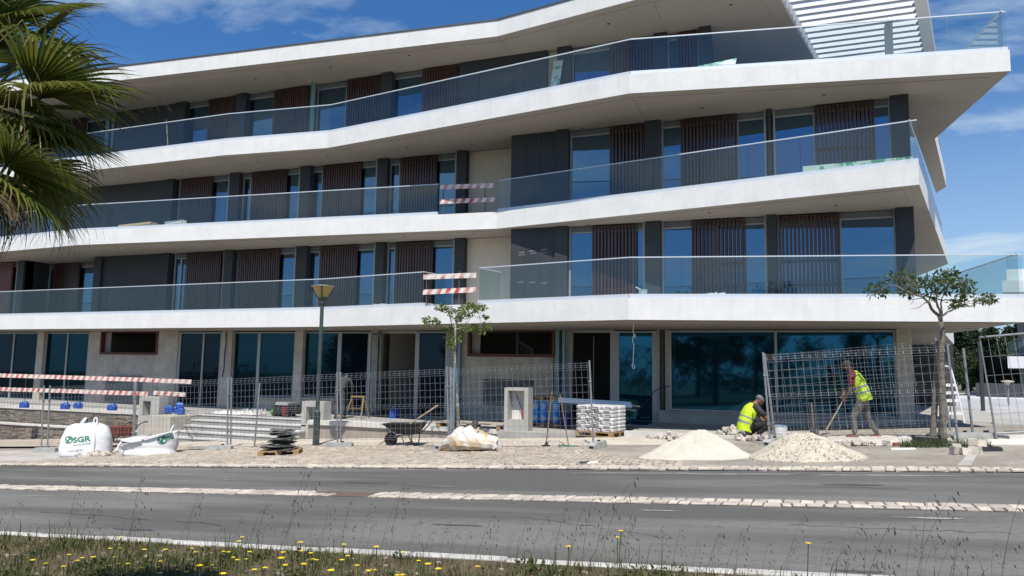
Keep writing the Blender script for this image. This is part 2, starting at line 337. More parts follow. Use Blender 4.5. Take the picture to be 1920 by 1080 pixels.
# diagonal sett field on the pavement: too small to pick apart singly
mb = MB(); st = .135
ca, sa = math.cos(math.radians(38)), math.sin(math.radians(38))
for i in range(-190, 190):
    for j in range(-190, 190):
        px, py = (i+(.5 if j % 2 else 0))*st*1.15, j*st*.92
        x = -11 + px*ca - py*sa; y = 16 + px*sa + py*ca
        edge = 17.5+.5*math.sin(x*.9)+.35*math.sin(x*2.3)
        if x < -9: edge += .8
        if x > -6: edge -= (x+6)*.75
        xl = -18.8 + .5*math.sin(y*3) + (y-13.8)*.25
        if not (xl < x < -2.0 and RY1+.42 < y < edge): continue
        if random.random() < (.02 if y < edge-1 else .2): continue
        z = gz(x)+.022+random.uniform(0,.012); w, l = st*.44, st*.52
        t = random.uniform(-.12,.12); c1, s1 = math.cos(t), math.sin(t)
        P = []
        for a, b in ((-l,-w),(l,-w),(l,w),(-l,w)):
            qx, qy = a*c1-b*s1, a*s1+b*c1
            P.append((x+qx*ca-qy*sa, y+qx*sa+qy*ca, z-.03))
        cxx = sum(p[0] for p in P)/4; cyy = sum(p[1] for p in P)/4
        T = [(cxx+(p[0]-cxx)*.86, cyy+(p[1]-cyy)*.86, z+.022+random.uniform(-.004,.004)) for p in P]
        mb.add(P+T, [(4,5,6,7),(0,1,5,4),(1,2,6,5),(2,3,7,6),(3,0,4,7)])
pink = per_island(mat('worn_limestone', (.41,.35,.28), .85, spec=.2, col2=(.48,.42,.345), ns=.6, col3=(.31,.26,.21), ns3=3, f3=.6), .2)
pf = mb.build('sett_paving', pink); tag(pf, kind='stuff')
# near kerb
kerb_m = per_object(mat('white_kerb_stone', (.60,.585,.55), .85, col2=(.46,.44,.41), ns=4, col3=(.25,.24,.21), ns3=14, f3=.5, bump=.4, bs=40), .1)
kb = sheet('kerb', [x for x in XS if -46 < x < 9], [6.46, 6.61], .004, joint); ORG[kb.name] = Vector((0,0,0))
km = MB(); km.bbox(-.5,-.055,-.06,.5,.055,.035,.014); kme = bpy.data.meshes.new('kerb_stone'); kme.from_pydata(km.v,[],km.f); kme.materials.append(kerb_m)
for i in range(52):
    x = -44+i*1.0; inst('kerb_stone', kme, kb, (x, 6.535+random.uniform(-.012,.012), gz(x)-.010+random.uniform(-.006,.006)), (0,-math.atan(GRADE),random.uniform(-.012,.012)), (.985,1,1))
# ------------------------------------------------------------------ terrace in front of the ground floor
Z0 = -.2
terr_m = mat('terrace_paving', (.40,.39,.37), .85, col2=(.31,.30,.285), ns=1.1, col3=(.24,.23,.22), ns3=7, f3=.4)
mb = MB(); mb.prism([(-46,21.62),(-20.7,21.62),(-20.7,21.4),(-15.2,21.4),(-15.2,21.1),(-8.2,21.1),(-8.2,20.42),(-4.36,20.42),(-4.36,20.0),(-4.36,25.2),(-46,25.2)], -4, Z0)
tag(mb.build('terrace', terr_m), kind='structure')
# planter ledge and plinth in front of the shop window
mb = MB(); mb.prism([(-4.32,20.02),(4.9,20.02),(5.6,23.2),(3.6,24.35),(-4.32,24.35)], -.6, -.045)
tag(mb.build('shop_ledge', conc2), kind='structure')
mb = MB(); mb.prism([(-4.34,19.98),(4.95,19.98),(4.95,20.2),(-4.34,20.2)], -.6, .0)
tag(mb.build('ledge_kerb', mat('pale_kerb_concrete', (.58,.565,.53), .85, col2=(.47,.455,.42), ns=2, bump=.2)), kind='structure')
# plaza to the right and behind
mb = MB(); mb.prism([(5.2,24.5),(60,24.5),(60,75),(5.2,75)], -1, .33)
tag(mb.build('plaza', mat('plaza_screed', (.46,.455,.45), .85, col2=(.38,.375,.37), ns=.4, col3=(.4,.38,.36), ns3=2, f3=.4)), kind='structure')

# road wear: stains, scratches of white paint, dust swept along the far edge
stain = mat('oil_stain', (.075,.073,.07), .7, col2=(.10,.098,.095), ns=6); scuff = mat('paint_scuff', (.42,.41,.39), .9, col2=(.2,.195,.19), ns=14, lo=.45, hi=.6)
def blot(name, u, v, rx, ry, m_, seed, off=.005):
    p = gp(u, v); r_ = random.Random(seed); n = 18
    return patch(name, [(p.x+rx*math.cos(6.2832*i/n)*r_.uniform(.75,1.1), p.y+ry*math.sin(6.2832*i/n)*r_.uniform(.6,1.1)) for i in range(n)], off, m_)
for k, (u, v, rx, ry) in enumerate(((1600,909,.42,.10),(1612,1072,.20,.05),(250,993,.35,.06),(690,905,.5,.07),(860,985,.35,.05))): blot('oil_stain', u, v, rx, ry, stain, k)
for k, (u, v, rx, ry) in enumerate(((1235,958,.26,.035),(1745,972,.36,.05),(160,902,.16,.03),(830,912,.22,.025),(340,890,.4,.03),(70,930,.5,.03),(430,900,.2,.02))): blot('paint_scuff', u, v, rx, ry, scuff, 20+k, .006)

crk = mat('crack_filler', (.055,.054,.053), .8)
r_ = random.Random(14)
for (u0_, v0, u1_, v1) in ((520,900,900,917),(980,968,1260,1010),(1320,903,1700,918),(80,960,420,985),(1480,985,1900,1000),(700,1000,860,965)):
    a, b = gp(u0_,v0), gp(u1_,v1); mb = MB(); n = 16; pts = []
    for i in range(n+1): q = a.lerp(b, i/n); pts.append((q.x+r_.uniform(-.03,.03), q.y+r_.uniform(-.05,.05)))
    for i in range(n):
        (xa, ya), (xb, yb) = pts[i], pts[i+1]; w = r_.uniform(.003,.009); mb.add([(xa,ya-w,gz(xa)+.004),(xb,yb-w,gz(xb)+.004),(xb,yb+w,gz(xb)+.004),(xa,ya+w,gz(xa)+.004)], [(0,1,2,3)])
    tag(mb.build('road_crack', crk), kind='structure')
dustp = mat('swept_dust', (.27,.25,.225), .95, col2=(.16,.155,.15), ns=3.5, lo=.4, hi=.62)
for k, (u, v, rx, ry) in enumerate(((1300,888,2.2,.12),(1640,891,1.5,.1),(760,880,2.5,.08),(300,879,2.0,.08))): blot('swept_dust', u, v, rx, ry, dustp, 50+k, .003)
# ================================================================== APARTMENT BUILDING
B = empty('apartment_building', (-10, 24, 0), 'long white four storey apartment building with zigzag balconies and brown slatted shutters, still being finished', 'apartment building')
S1 = [(-46,23.35),(-15.7,22.04),(-4.17,19.72),(5.42,21.66),(4.47,27.0),(6.35,36.2),(6.1,40),(-46,40)]
S2 = [(-46,23.4),(-27.6,21.83),(-9.5,23.22),(3.03,20.67),(6.23,35.94),(5.64,39.9),(-46,39.9)]
S3 = [(-46,23.0),(-29,22.36),(-20.7,22.28),(-16.2,22.7),(-4.36,20.8),(5.55,22.38),(4.67,28.2),(6.25,35.69),(6.04,36.83),(4.02,27.68),(2.5,27.7),(2.0,33),(-46,33)]
S4 = [(-46,20.0),(-9.44,22.8),(-3.9,21.72),(-.45,21.95),(.88,28.2),(2.1,33.5),(-46,33.5)]
CZ = {1:2.98, 2:6.40, 3:9.72, 4:13.12}; FH = .59
NF = {1:4, 2:4, 3:6, 4:4}                     # how many points belong to the front edge
for k, S in ((1,S1),(2,S2),(3,S3),(4,S4)):
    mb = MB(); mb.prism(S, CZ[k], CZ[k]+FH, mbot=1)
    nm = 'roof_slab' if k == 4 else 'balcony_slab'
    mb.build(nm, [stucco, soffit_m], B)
def inset(front, d):       # offset an open polyline towards +Y (inwards)
    pts = [Vector((x,y)) for x,y in front]; res = []
    for i, p in enumerate(pts):
        ns = []
        if i > 0: t = (p-pts[i-1]).normalized(); ns.append(Vector((-t.y,t.x)))
        if i < len(pts)-1: t = (pts[i+1]-p).normalized(); ns.append(Vector((-t.y,t.x)))
        n = sum(ns, Vector((0,0))).normalized(); res.append(p + n*(d/max(.3,n.dot(ns[0]))))
    return res
# soffit panels: a thin board below each slab, leaving a border along the edge and open joints at the bends
for k, S, yb in ((1,S1,24.4),(2,S2,24.4),(3,S3,24.4),(4,S4,24.2)):
    fr = inset(S[:NF[k]], .36)
    for i in range(len(fr)-1):
        a, b = fr[i], fr[i+1]; t = (b-a).normalized()
        L_ = (b-a).length; nsub = max(1, round(L_/9))
        for q in range(nsub):
            p0 = a + t*(L_*q/nsub+.008); p1 = a + t*(L_*(q+1)/nsub-.008)
            sl_ = .04/(yb-p1.y)
            if i == len(fr)-2 and q == nsub-1: p1 = b - t*.40; sl_ = {1:-.178,2:.2096,3:-.151,4:.213}[k]
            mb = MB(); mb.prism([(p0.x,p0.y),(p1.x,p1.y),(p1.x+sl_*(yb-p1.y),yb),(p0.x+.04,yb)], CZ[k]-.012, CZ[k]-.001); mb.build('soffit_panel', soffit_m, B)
# right hand soffits past the facade
for k, xf, ye, sl_ in ((1,5.02,26.7,-.178),(2,3.45,35.5,.2096),(3,4.87,27.6,-.151)):
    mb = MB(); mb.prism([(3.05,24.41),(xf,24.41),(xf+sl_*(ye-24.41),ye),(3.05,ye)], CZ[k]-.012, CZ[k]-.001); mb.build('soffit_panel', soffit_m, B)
# roof flashing
mb = MB(); fr = inset(S4[:4], -.01)
for i in range(3): mb.bar((fr[i].x,fr[i].y+.06,CZ[4]+FH+.022), (fr[i+1].x,fr[i+1].y+.06,CZ[4]+FH+.022), .16, .045)
mb.build('roof_flashing', mat('dark_flashing', (.10,.11,.12), .5, .4), B)
# recessed downlights
dl = MB(); dl.lathe([(.0,0),(.05,0),(.055,.008),(.0,.008)], (0,0,0), 12); dlm = bpy.data.meshes.new('downlight'); dlm.from_pydata(dl.v,[],dl.f); dlm.materials.append(darksteel)
for k, pts in ((4,[(350,167),(479,147),(232,185),(767,103),(620,125),(1141,44),(1370,8)]),(3,[(763,276),(884,270),(614,291),(482,303),(341,318),(1092,240),(1316,202),(1545,177)]),(2,[(607,450),(759,442),(890,438),(1102,421),(1330,398),(1567,384)])):
    for u, v in pts:
        p = zp(u, v, CZ[k]); inst('downlight', dlm, B, (p.x,p.y,CZ[k]-.02))
# ------------------------------------------------------------------ facades
slat_count = [0]
sm_ = MB(); sm_.box(-.036,-.03,0,.036,.03,1); slat_me = bpy.data.meshes.new('slat'); slat_me.from_pydata(sm_.v,[],sm_.f); slat_me.materials.append(slat_m)
slat_red = slat_me.copy(); slat_red.materials.clear(); slat_red.materials.append(redslat_m)
def shutter(x0, x1, Y, z0, z1, red=False):
    mb = MB(); w = .045
    mb.box(x0,Y-.012,z0,x0+w,Y+.05,z1); mb.box(x1-w,Y-.012,z0,x1,Y+.05,z1)
    mb.box(x0+w,Y-.012,z1-.07,x1-w,Y+.05,z1); mb.box(x0+w,Y-.012,z0,x1-w,Y+.05,z0+.06)
    mb.box(x0+w,Y+.026,(z0+z1)/2-.03,x1-w,Y+.05,(z0+z1)/2+.03); mb.box(x0+w,Y+.026,z0+.62,x1-w,Y+.05,z0+.66)
    sh = mb.build('shutter', redslat_m if red else slat_m, B)
    n = max(4, round((x1-x0-2*w)/.113)); p = (x1-x0-2*w)/n; xs = [x0+w+p*(i+.5) for i in range(n)]
    if slat_count[0]+n <= 300 and x0 > -26:
        for x in xs: inst('slat', slat_red if red else slat_me, sh, (x, Y-.005+random.uniform(-.002,.002), z0+.06+.001), (0,0,random.uniform(-.03,.03)), (1,1,z1-z0-.132))
        slat_count[0] += n
    else:
        mb = MB()
        for x in xs: mb.box(x-.036,Y-.035,z0+.061,x+.036,Y+.025,z1-.071)
        tag(mb.build('slats', redslat_m if red else slat_m, sh), kind='stuff')
def window(x0, x1, Y, z0, z1, mull=(), pm=None, hdr=.2, fm=None, fw=.065):
    fm = fm or frame_m; pm = pm or pane_m; mb = MB()
    mb.box(x0,Y,z0,x0+fw,Y+.09,z1); mb.box(x1-fw,Y,z0,x1,Y+.09,z1); mb.box(x0+fw,Y+.004,z0,x1-fw,Y+.09,z0+.05)
    if hdr: mb.box(x0+fw,Y-.012,z1-hdr-.045,x1-fw,Y+.03,z1-hdr)
    else: mb.box(x0+fw,Y+.004,z1-.06,x1-fw,Y+.09,z1)
    ms = sorted(mull)
    for x in ms: mb.box(x-.04,Y-.008,z0+.05,x+.04,Y+.085,z1-(hdr+.045 if hdr else .06))
    w = mb.build('window', fm, B)
    if hdr: hb_ = MB(); hb_.box(x0+fw,Y+.004,z1-hdr,x1-fw,Y+.09,z1-.02); hb_.build('blind_box', header_m, w)
    ed = [x0+fw]+[a for x in ms for a in (x-.04,x+.04)]+[x1-fw]
    for i in range(0, len(ed), 2):
        if ed[i+1]-ed[i] < .03: continue
        g = MB(); g.box(ed[i],Y+.04,z0+.05,ed[i+1],Y+.055,z1-(hdr+.045 if hdr else .06)); g.build('pane', pm, w)
    return w
def facade(items, Yp, z0, z1, ref):
    for it in items:
        t, a, b = it[0], it[1], it[2]; yy = {'P':Yp,'G':Yp+.1,'B':Yp+.3,'W':Yp+.24,'S':Yp+.14,'R':Yp+.14,'D':Yp+.1,'T':Yp+.1}[t]
        x0, x1 = xu(a, yy, ref), xu(b, yy, ref)
        if t == 'P': mb = MB(); mb.box(x0,Yp,z0,x1,Yp+.5,z1); mb.build('pillar', clad, B)
        elif t == 'G':
            n = it[3] if len(it) > 3 else max(1, round((x1-x0)/1.1)); w = (x1-x0)/n
            for i in range(n): mb = MB(); mb.box(x0+w*i+.004,yy,z0,x0+w*(i+1)-.004,yy+.3,z1); mb.build('cladding_panel', clad, B)
        elif t == 'B': mb = MB(); mb.box(x0,yy,z0,x1,yy+.2,z1); mb.build('rendered_wall', beige_m, B)
        elif t == 'W': window(x0, x1, yy, z0+.02, z1, mull=[xu(u_, yy, ref) for u_ in (it[3] if len(it) > 3 else ())])
        elif t in 'SR': shutter(x0, x1, yy, z0+.04, z1-.05, t == 'R')
        elif t in 'DT':
            mb = MB(); xc = (x0+x1)/2; r = (x1-x0)/2*.7; mb.tube([(xc,yy,z0),(xc,yy,z1-.03)], r, 10); mb.tube([(xc,yy,z1-.1),(xc,yy,z1-.001)], r*1.25, 10)
            mb.build('downpipe', darksteel if t == 'D' else mat('teal_pipe', (.16,.26,.28), .4), B, smooth=False)
F1L = [('P',-90,-60),('W',-60,30),('S',-160,-100),('R',-70,21),('P',30,42),('P',174,187),('G',190,302,3),('P',300,313),('W',325,418,(338,)),('S',347,412),('P',418,434),('W',442,553),('S',443,522),('P',553,573),('W',577,702,(598,)),('S',598,668),('P',702,718),('W',725,851,(740,)),('S',740,810),('P',851,869),('B',869,962)]
F1R = [('G',957,1041,3),('P',1040,1063),('W',1067,1209),('S',1110,1193),('P',1209,1238),('W',1241,1438,(1345,)),('S',1297,1398),('P',1438,1457),('W',1458,1682,(1576,)),('S',1462,1576),('P',1682,1716)]
F2L = [('P',-30,-12),('W',-12,100),('S',10,80),('P',100,112),('G',112,308,4),('P',308,322),('W',334,428),('S',336,396),('P',428,447),('W',454,561,(469,)),('S',470,536),('P',561,580),('W',583,706,(604,)),('S',604,676),('P',706,725),('W',730,855,(749,)),('S',749,818),('P',855,873),('B',873,962)]
F2R = [('G',958,1043,3),('P',1042,1065),('W',1069,1210),('S',1143,1208),('P',1210,1238),('W',1240,1437,(1383,)),('S',1276,1383),('D',1437,1449),('W',1450,1672,(1528,)),('S',1528,1641),('P',1672,1706)]
F3 = [('P',-20,0),('W',0,75),('W',90,198,(160,)),('S',95,158),('T',197,206),('T',208,215),('G',216,328,3),('P',326,345),('W',347,441),('S',389,441),('P',441,459),('W',461,580,(513,)),('S',512,577),('T',581,592),('W',593,714,(649,)),('S',649,714),('P',714,733),('W',735,860),('S',791,858),('G',860,1025,4),('B',1022,1046),('P',1044,1070),('W',1072,1226),('S',1143,1224),('P',1226,1250),('W',1251,1311),('S',1271,1306),('P',1310,1333)]
YL, YR, Y3 = 24.5, 23.3, 24.3
facade(F1L, YL, CZ[1]+FH, CZ[2]-.012, 5.2); facade(F1R, YR, CZ[1]+FH, CZ[2]-.012, 5.2)
facade(F2L, YL, CZ[2]+FH, CZ[3]-.012, 8.6); facade(F2R, YR, CZ[2]+FH, CZ[3]-.012, 8.6)
facade(F3, Y3, CZ[3]+FH, CZ[4]-.012, 12.0)
# deeper recess at the far left of the first floor
zf, zc = CZ[1]+FH, CZ[2]-.012
xa, xb = xu(42, YL, 5.2), xu(98, YL+1.2, 5.2)
mb = MB(); mb.box(xa-.3,YL+.1,zf,xa,YL+1.4,zc); mb.build('recess_wall', clad, B)
xc = xu(174, YL, 5.2); window(xa, xc-.1, YL+1.3, zf+.02, zc); shutter(xb, xu(147,YL+1.2,5.2), YL+1.2, zf+.04, zc-.05)
# blind core walls behind each floor
for (za, zb, poly) in ((CZ[1]+FH, CZ[2], [(-46,26.2),(-9.2,26.2),(-9.2,24.0),(3.0,24.0),(2.2,33),(-46,33)]), (CZ[2]+FH, CZ[3], [(-46,25.2),(-9.0,25.2),(-9.0,24.0),(2.95,24.0),(2.2,32.5),(-46,32.5)]), (CZ[3]+FH, CZ[4], [(-46,25.0),(xu(1330,Y3,12),25.0),(xu(1330,Y3,12)-.4,32),(-46,32)])):
    mb = MB(); mb.prism(poly, za, zb-.002); mb.build('core_wall', clad2, B)
mb = MB(); x = xu(1333,Y3,12); mb.prism([(x-.02,Y3+.5),(x-.32,Y3+.5),(x-.8,32),(x-.5,32)], CZ[3]+FH, CZ[4]-.012); mb.build('side_wall', clad, B)
# small white stencils on the cladding (illegible in the photograph: short rows of marks)
mb = MB()
for (u, v, n) in ((978,474,1),(998,471,1),(1020,469,1),(978,478.5,1),(1000,475.5,1),(1020,474,1),(976,530,1),(998,530,1),(1020,531.5,1)):
    for q in range(6):
        uu = u-5+q*1.9; P = yp(uu, v-q*.25, YR+.098); w = random.uniform(.006,.011); h = random.uniform(.012,.02)
        mb.box(P.x-w,YR+.096,P.z-h,P.x+w,YR+.0995,P.z+h)
mb.build('stencil_mark', mat('grey_stencil', (.30,.31,.32), .7), B)
# ------------------------------------------------------------------ balustrades
rail_m = mat('rail_cap', (.60,.62,.63), .35, .5)
def balustrade(path, ztop, skip=None, dgap=0):
    for i in range(len(path)-1):
        a, b = Vector(path[i]), Vector(path[i+1]); t = (b-a).normalized(); L_ = (b-a).length
        mb = MB(); mb.bar((a.x,a.y,ztop+.06),(b.x,b.y,ztop+.06), .11, .12); mb.bar((a.x,a.y,ztop+1.13),(b.x,b.y,ztop+1.13), .034, .028)
        bal = mb.build('balustrade', [channel_m], B); n = max(1, round(L_/1.35)); w = L_/n
        for q in range(n):
            p0, p1 = a+t*(w*q+.006), a+t*(w*(q+1)-.006)
            g = MB(); g.bar((p0.x,p0.y,ztop+.618),(p1.x,p1.y,ztop+.618), .016, .995); g.build('glass_panel', rail_glass, bal)
def cut(path, u, ztop):       # point on the path seen at photo column u
    for i in range(len(path)-1):
        a, b = Vector(path[i]), Vector(path[i+1])
        def col(s): p = a+(b-a)*s; d = Vector((p.x,p.y,ztop))-CAM; return 960+FPX*d.dot(RT)/d.dot(FW)
        if col(0) <= u <= col(1):
            lo, hi = 0, 1
            for _ in range(40):
                md = (lo+hi)/2
                if col(md) < u: lo = md
                else: hi = md
            return i, a+(b-a)*lo
zt = CZ[1]+FH; p1 = [tuple(p) for p in inset(S1[:4], .13)]
i, q = cut(p1, 793, zt); balustrade(p1[:i+1]+[tuple(q)], zt); balustrade([tuple(q), (q.x+.25, q.y+1.1)], zt)
i, q = cut(p1, 898, zt); balustrade([tuple(q)]+p1[i+1:], zt); balustrade([(q.x+.25,q.y+1.1), tuple(q)], zt)
balustrade([(5.29,21.7),(4.35,27.0),(6.2,36.0)], zt)
zt = CZ[2]+FH; p2 = [tuple(p) for p in inset(S2[:4], .13)]
i, q = cut(p2, 821, zt); balustrade(p2[:i+1]+[tuple(q)], zt)
i, q = cut(p2, 934, zt); balustrade([tuple(q)]+p2[i+1:], zt)
balustrade([(2.88,20.75),(6.06,35.9)], zt)
zt = CZ[3]+FH; p3 = [tuple(p) for p in inset(S3[:6], .13)]; balustrade(p3, zt)
balustrade([(5.42,22.42),(4.55,28.1),(6.1,35.6)], zt)
# ------------------------------------------------------------------ pergola over the top right terrace
pg_m = mat('white_louvre', (.58,.59,.60), .45, spec=.3)
zl = CZ[4]
mb = MB(); d_ = Vector((1.02,4.93)).normalized()
a0 = Vector((-.30,22.45)); b0 = a0 + d_*9.5; a1 = Vector((3.28,22.9)); b1 = a1+d_*9.0
mb.bar((a1.x+.22,a1.y,zl+.2),(b1.x+.22,b1.y,zl+.2), .34, .4); mb.bar((a0.x,a0.y,zl+.2),(b0.x,b0.y,zl+.2), .06, .38); mb.bar((b0.x,b0.y,zl+.2),(b1.x+.2,b1.y,zl+.2), .2, .38)
P_ = zp(1667, 62, zl); mb.box(3.02,26.0,CZ[3]+FH,3.24,26.3,zl); mb.box(2.74,26.02,CZ[3]+FH,3.0,26.2,CZ[3]+FH+1.0)
pg = mb.build('pergola_frame', pg_m, B)
lou = MB()
prof = [(-.19,.0),(-.15,.0),(.17,.325),(.185,.36),(.15,.35),(-.195,.02)]
for i in range(-2, 19):
    yc = 23.4+.475*i; xs0 = -.05+(yc-23.4)*.207+.05; xs1 = a1.x+(yc-a1.y)*.207+.05
    R = [[(x, yc+py, zl+.02+pz) for py, pz in prof] for x in (xs0, xs1)]
    l = MB(); l.loft(R); l.build('louvre', pg_m, pg)
# ------------------------------------------------------------------ ground floor
YG = 24.5; zc = CZ[1]-.012
def gx(u, Y=YG, z=1.4): return xu(u, Y, z)
def gwall(u0, u1, z0=Z0, z1=zc, m=None, name='concrete_wall', Y=YG+.06):
    mb = MB(); mb.box(gx(u0,Y),Y,z0,gx(u1,Y),Y+.25,z1); return mb.build(name, m or conc, B)
def gpil(u0, u1): mb = MB(); mb.box(gx(u0),YG-.06,Z0,gx(u1),YG+.34,zc); mb.build('concrete_pillar', conc, B)
def zv(v, u, Y=YG): return yp(u, v, Y).z
zin = mat('dark_interior', (.22,.21,.19), .9)
def gwin(u0, u1, z0, z1=zc-.03, pm=pane_dark, mull=(), Y=YG+.1, fw=.07): return window(gx(u0,Y), gx(u1,Y), Y, z0, z1, [gx(u,Y) for u in mull], pm, hdr=0, fw=fw)
gwin(-60, 68, Z0, mull=(22,)); gpil(68, 80); gwin(80, 164, Z0, pm=pane_film, mull=(123,)); 
gwall(164, 184); 
zl_, zh_ = zv(665, 240), zc-.05
gwall(184, 292, Z0, zl_); gwall(292, 330)
for u0_, u1_, vb in ((184,292,665),(875,1039,669)):     # high shop openings with red-brown frames
    za = zv(vb, (u0_+u1_)/2); mb = MB(); Y = YG+.02; xa, xb = gx(u0_,Y), gx(u1_,Y)
    mb.box(xa,Y,za,xa+.09,Y+.3,zc); mb.box(xb-.09,Y,za,xb,Y+.3,zc); mb.box(xa+.09,Y-.01,za,xb-.09,Y+.3,za+.1); mb.box(xa+.09,Y,zc-.04,xb-.09,Y+.3,zc)
    of = mb.build('opening_frame', mat('red_brown_primer', (.10,.028,.02), .6), B)
    g = MB(); g.box(xa+.09,Y+.2,za+.1,xa+.42,Y+.24,zc-.04); g.build('side_board', mat('grey_board', (.30,.28,.27), .8), of)
# fuse-box door under the left opening, patched plaster under the right one
mb = MB(); P0, P1 = yp(200,705,YG), yp(262,752,YG); mb.box(P0.x,YG-.03,P1.z-.15,P1.x,YG+.05,P0.z); mb.box(P0.x+.04,YG-.045,P1.z-.1,P1.x-.04,YG-.03,P0.z-.05)
mb.build('meter_cabinet_door', mat('grey_metal_door', (.13,.135,.145), .5, .3, col2=(.16,.165,.17), ns=2), B)
P0, P1 = yp(905,710,YG), yp(1000,763,YG); mb = MB(); mb.bbox(P0.x,YG+.052,P1.z,P1.x,YG+.09,P0.z,.012); mb.build('plaster_patch', mat('dark_wet_render', (.10,.103,.105), .8, col2=(.15,.15,.148), ns=3), B)
# double white framed door, pillars and shop windows of the left half
gwin(331, 415, Z0, pm=pane_dark, mull=(378.5,), fw=.14); gpil(415, 434)
gwin(435, 483, Z0, pm=pane_film); gwin(483, 552, zv(745,520), pm=pane_film); gwall(484, 552, Z0, zv(748,520)); gpil(552, 567)
gwin(567, 634, zv(745,600), pm=pane_film); gwall(567, 634, Z0, zv(748,600)); gwin(634, 692, Z0, fw=.1); gpil(694, 708)
for a, b in ((484,556),(563,636)):
    mb = MB(); z = zv(747,(a+b)/2); mb.box(gx(a),YG-.05,z-.03,gx(b),YG+.1,z+.02); mb.build('window_sill', conc2, B)
# open doorway with one leaf swung out, then a white framed leaf
mb = MB(); xo = gx(712); mb.box(xo,YG-.75,Z0+.05,xo+.05,YG+.02,zc-.12); mb.box(xo,YG-.75,Z0+.05,xo+.05,YG-.69,zc-.12)
leaf = MB(); 
for (ya, yb, za, zb) in ((YG-.78,YG-.70,Z0+.03,zc-.1),(YG-.06,YG+.02,Z0+.03,zc-.1),(YG-.70,YG-.06,Z0+.03,Z0+.12),(YG-.70,YG-.06,zc-.19,zc-.1)): leaf.box(xo,ya,za,xo+.05,yb,zb)
lf = leaf.build('door_leaf', frame_m, B); g = MB(); g.box(xo+.018,YG-.7,Z0+.12,xo+.03,YG-.06,zc-.19); g.build('pane', rail_glass, lf)
mb = MB(); xd = gx(778); mb.box(gx(708),YG+.08,zc-.1,xd,YG+.2,zc); mb.build('door_lintel', conc2, B)
mb = MB(); mb.prism([(gx(727,YG+1.0),YG+1.1),(gx(774,YG+2.2),YG+2.3),(gx(774,YG+2.2),YG+2.5),(gx(727,YG+1.0)-.1,YG+1.2)], Z0, zc); mb.build('inner_partition', mat('inner_plaster', (.42,.40,.36), .9), B)
gwin(777, 842, Z0, pm=pane_dark, mull=(), fw=.17, Y=YG+.04); gwall(840, 876); zr_ = zv(669, 955); gwall(876, 1039, Z0, zr_)
gwall(1037, 1043); gwall(1058, 1068)
for u in (851.5, 860.5, 1046, 1057):
    mb = MB(); x = gx(u, YG-.1); mb.box(x-.05,YG-.16,Z0,x+.05,YG-.03,zc); mb.build('blue_channel', mat('blue_grey_channel', (.20,.33,.40), .4, .3), B)
mb = MB(); mb.tube([(gx(1051.5),YG-.06,Z0),(gx(1051.5),YG-.06,zc)], .06, 10)
for z in (.5,1.5,2.4): mb.tube([(gx(1051.5),YG-.06,z),(gx(1051.5),YG-.06,z+.05)], .075, 10)
mb.build('downpipe', darksteel, B)
# doorway and blue film door
mb = MB(); Y = YG+.05; fw_ = .1
for (a, b) in ((1066,1073),(1144,1152)): mb.box(gx(a,Y),Y,Z0,gx(b,Y),Y+.12,zc-.08)
mb.box(gx(1066,Y),Y-.004,zc-.08,gx(1152,Y),Y+.12,zc); mb.box(gx(1112,Y+.9),Y+.9,Z0,gx(1113.5,Y+.9),Y+.93,zc-.15)
mb.build('door_frame', frame_m, B)
gwin(1152, 1232, Z0, pm=pane_blue, mull=(), fw=.16, Y=YG+.05); gwall(1230, 1237); gwall(1247, 1256)
mb = MB(); mb.tube([(gx(1242),YG+.0,Z0),(gx(1242),YG+.0,zc)], .055, 10)
for z in (.9,1.9,2.7): mb.tube([(gx(1242),YG,z),(gx(1242),YG,z+.04)], .075, 10)
mb.build('downpipe', darksteel, B)
gwin(1254, 1684, .37, zc-.02, pm=pane_blue, mull=(1456,), Y=YG+.02, fw=.085)
mb = MB(); mb.box(gx(1235),YG-.1,-.4,gx(1712),YG+.3,.36); mb.box(gx(1250),YG-.16,.30,gx(1690),YG-.1,.345); mb.build('plinth', conc2, B)
mb = MB(); mb.box(gx(1683),YG-.14,-.05,gx(1712),YG+.4,zc); mb.build('concrete_pillar', conc, B)
# inside of the ground floor: back wall, end walls, floor
mb = MB(); mb.box(-46,30,Z0,2.6,30.2,zc); mb.box(2.5,24.9,Z0,2.8,30,zc); mb.box(-46.2,24.6,Z0,-46,30.2,zc)
for x in (gx(330)-.6, gx(700)-.4, gx(1250)-.3): mb.box(x,24.85,Z0,x+.15,30,zc)
mb.build('inner_wall', zin, B)
mb = MB(); mb.box(-46,25.2,-.5,2.8,30.2,Z0+.01); mb.build('inner_floor', zin, B)
# stair rail seen through the right opening
mb = MB(); Y = 27.5
pa, pb, pc = yp(973,640,Y), yp(998,655,Y), yp(998,672,Y)
mb.bar(pa, pb, .05); mb.bar(pb, (pb.x,Y,pb.z-1.2), .05); mb.box(pa.x-.12,Y,Z0,pa.x-.04,Y+.1,zc)
for k in range(1,6):
    p = pa.lerp(pb, k/6); mb.bar(p, (p.x,Y,p.z-1.1), .022)
mb.build('stair_rail', white_p, B)
# garage void under the right end
mb = MB(); mb.box(2.9,37,-.3,xu(1790,37,1.5),37.3,2.97); mb.box(2.7,25.0,-.3,2.9,37,3); mb.build('garage_back_wall', mat('void_shade_wall', (.035,.035,.035), .9), B)  # near-black wall colour stands in for the darkness of the garage void
mb = MB()
for x in (3.9, 5.3, 6.6): mb.box(x,33,-.2,x+.12,33.12,2.98)
for z in (.9, 1.0): mb.box(3.0,33.02,z,6.7,33.08,z+.04)
mb.build('garage_grille', darksteel, B)
mb = MB(); mb.box(2.9,24.9,-.4,6.5,37,.345); mb.build('garage_floor', conc2, B)
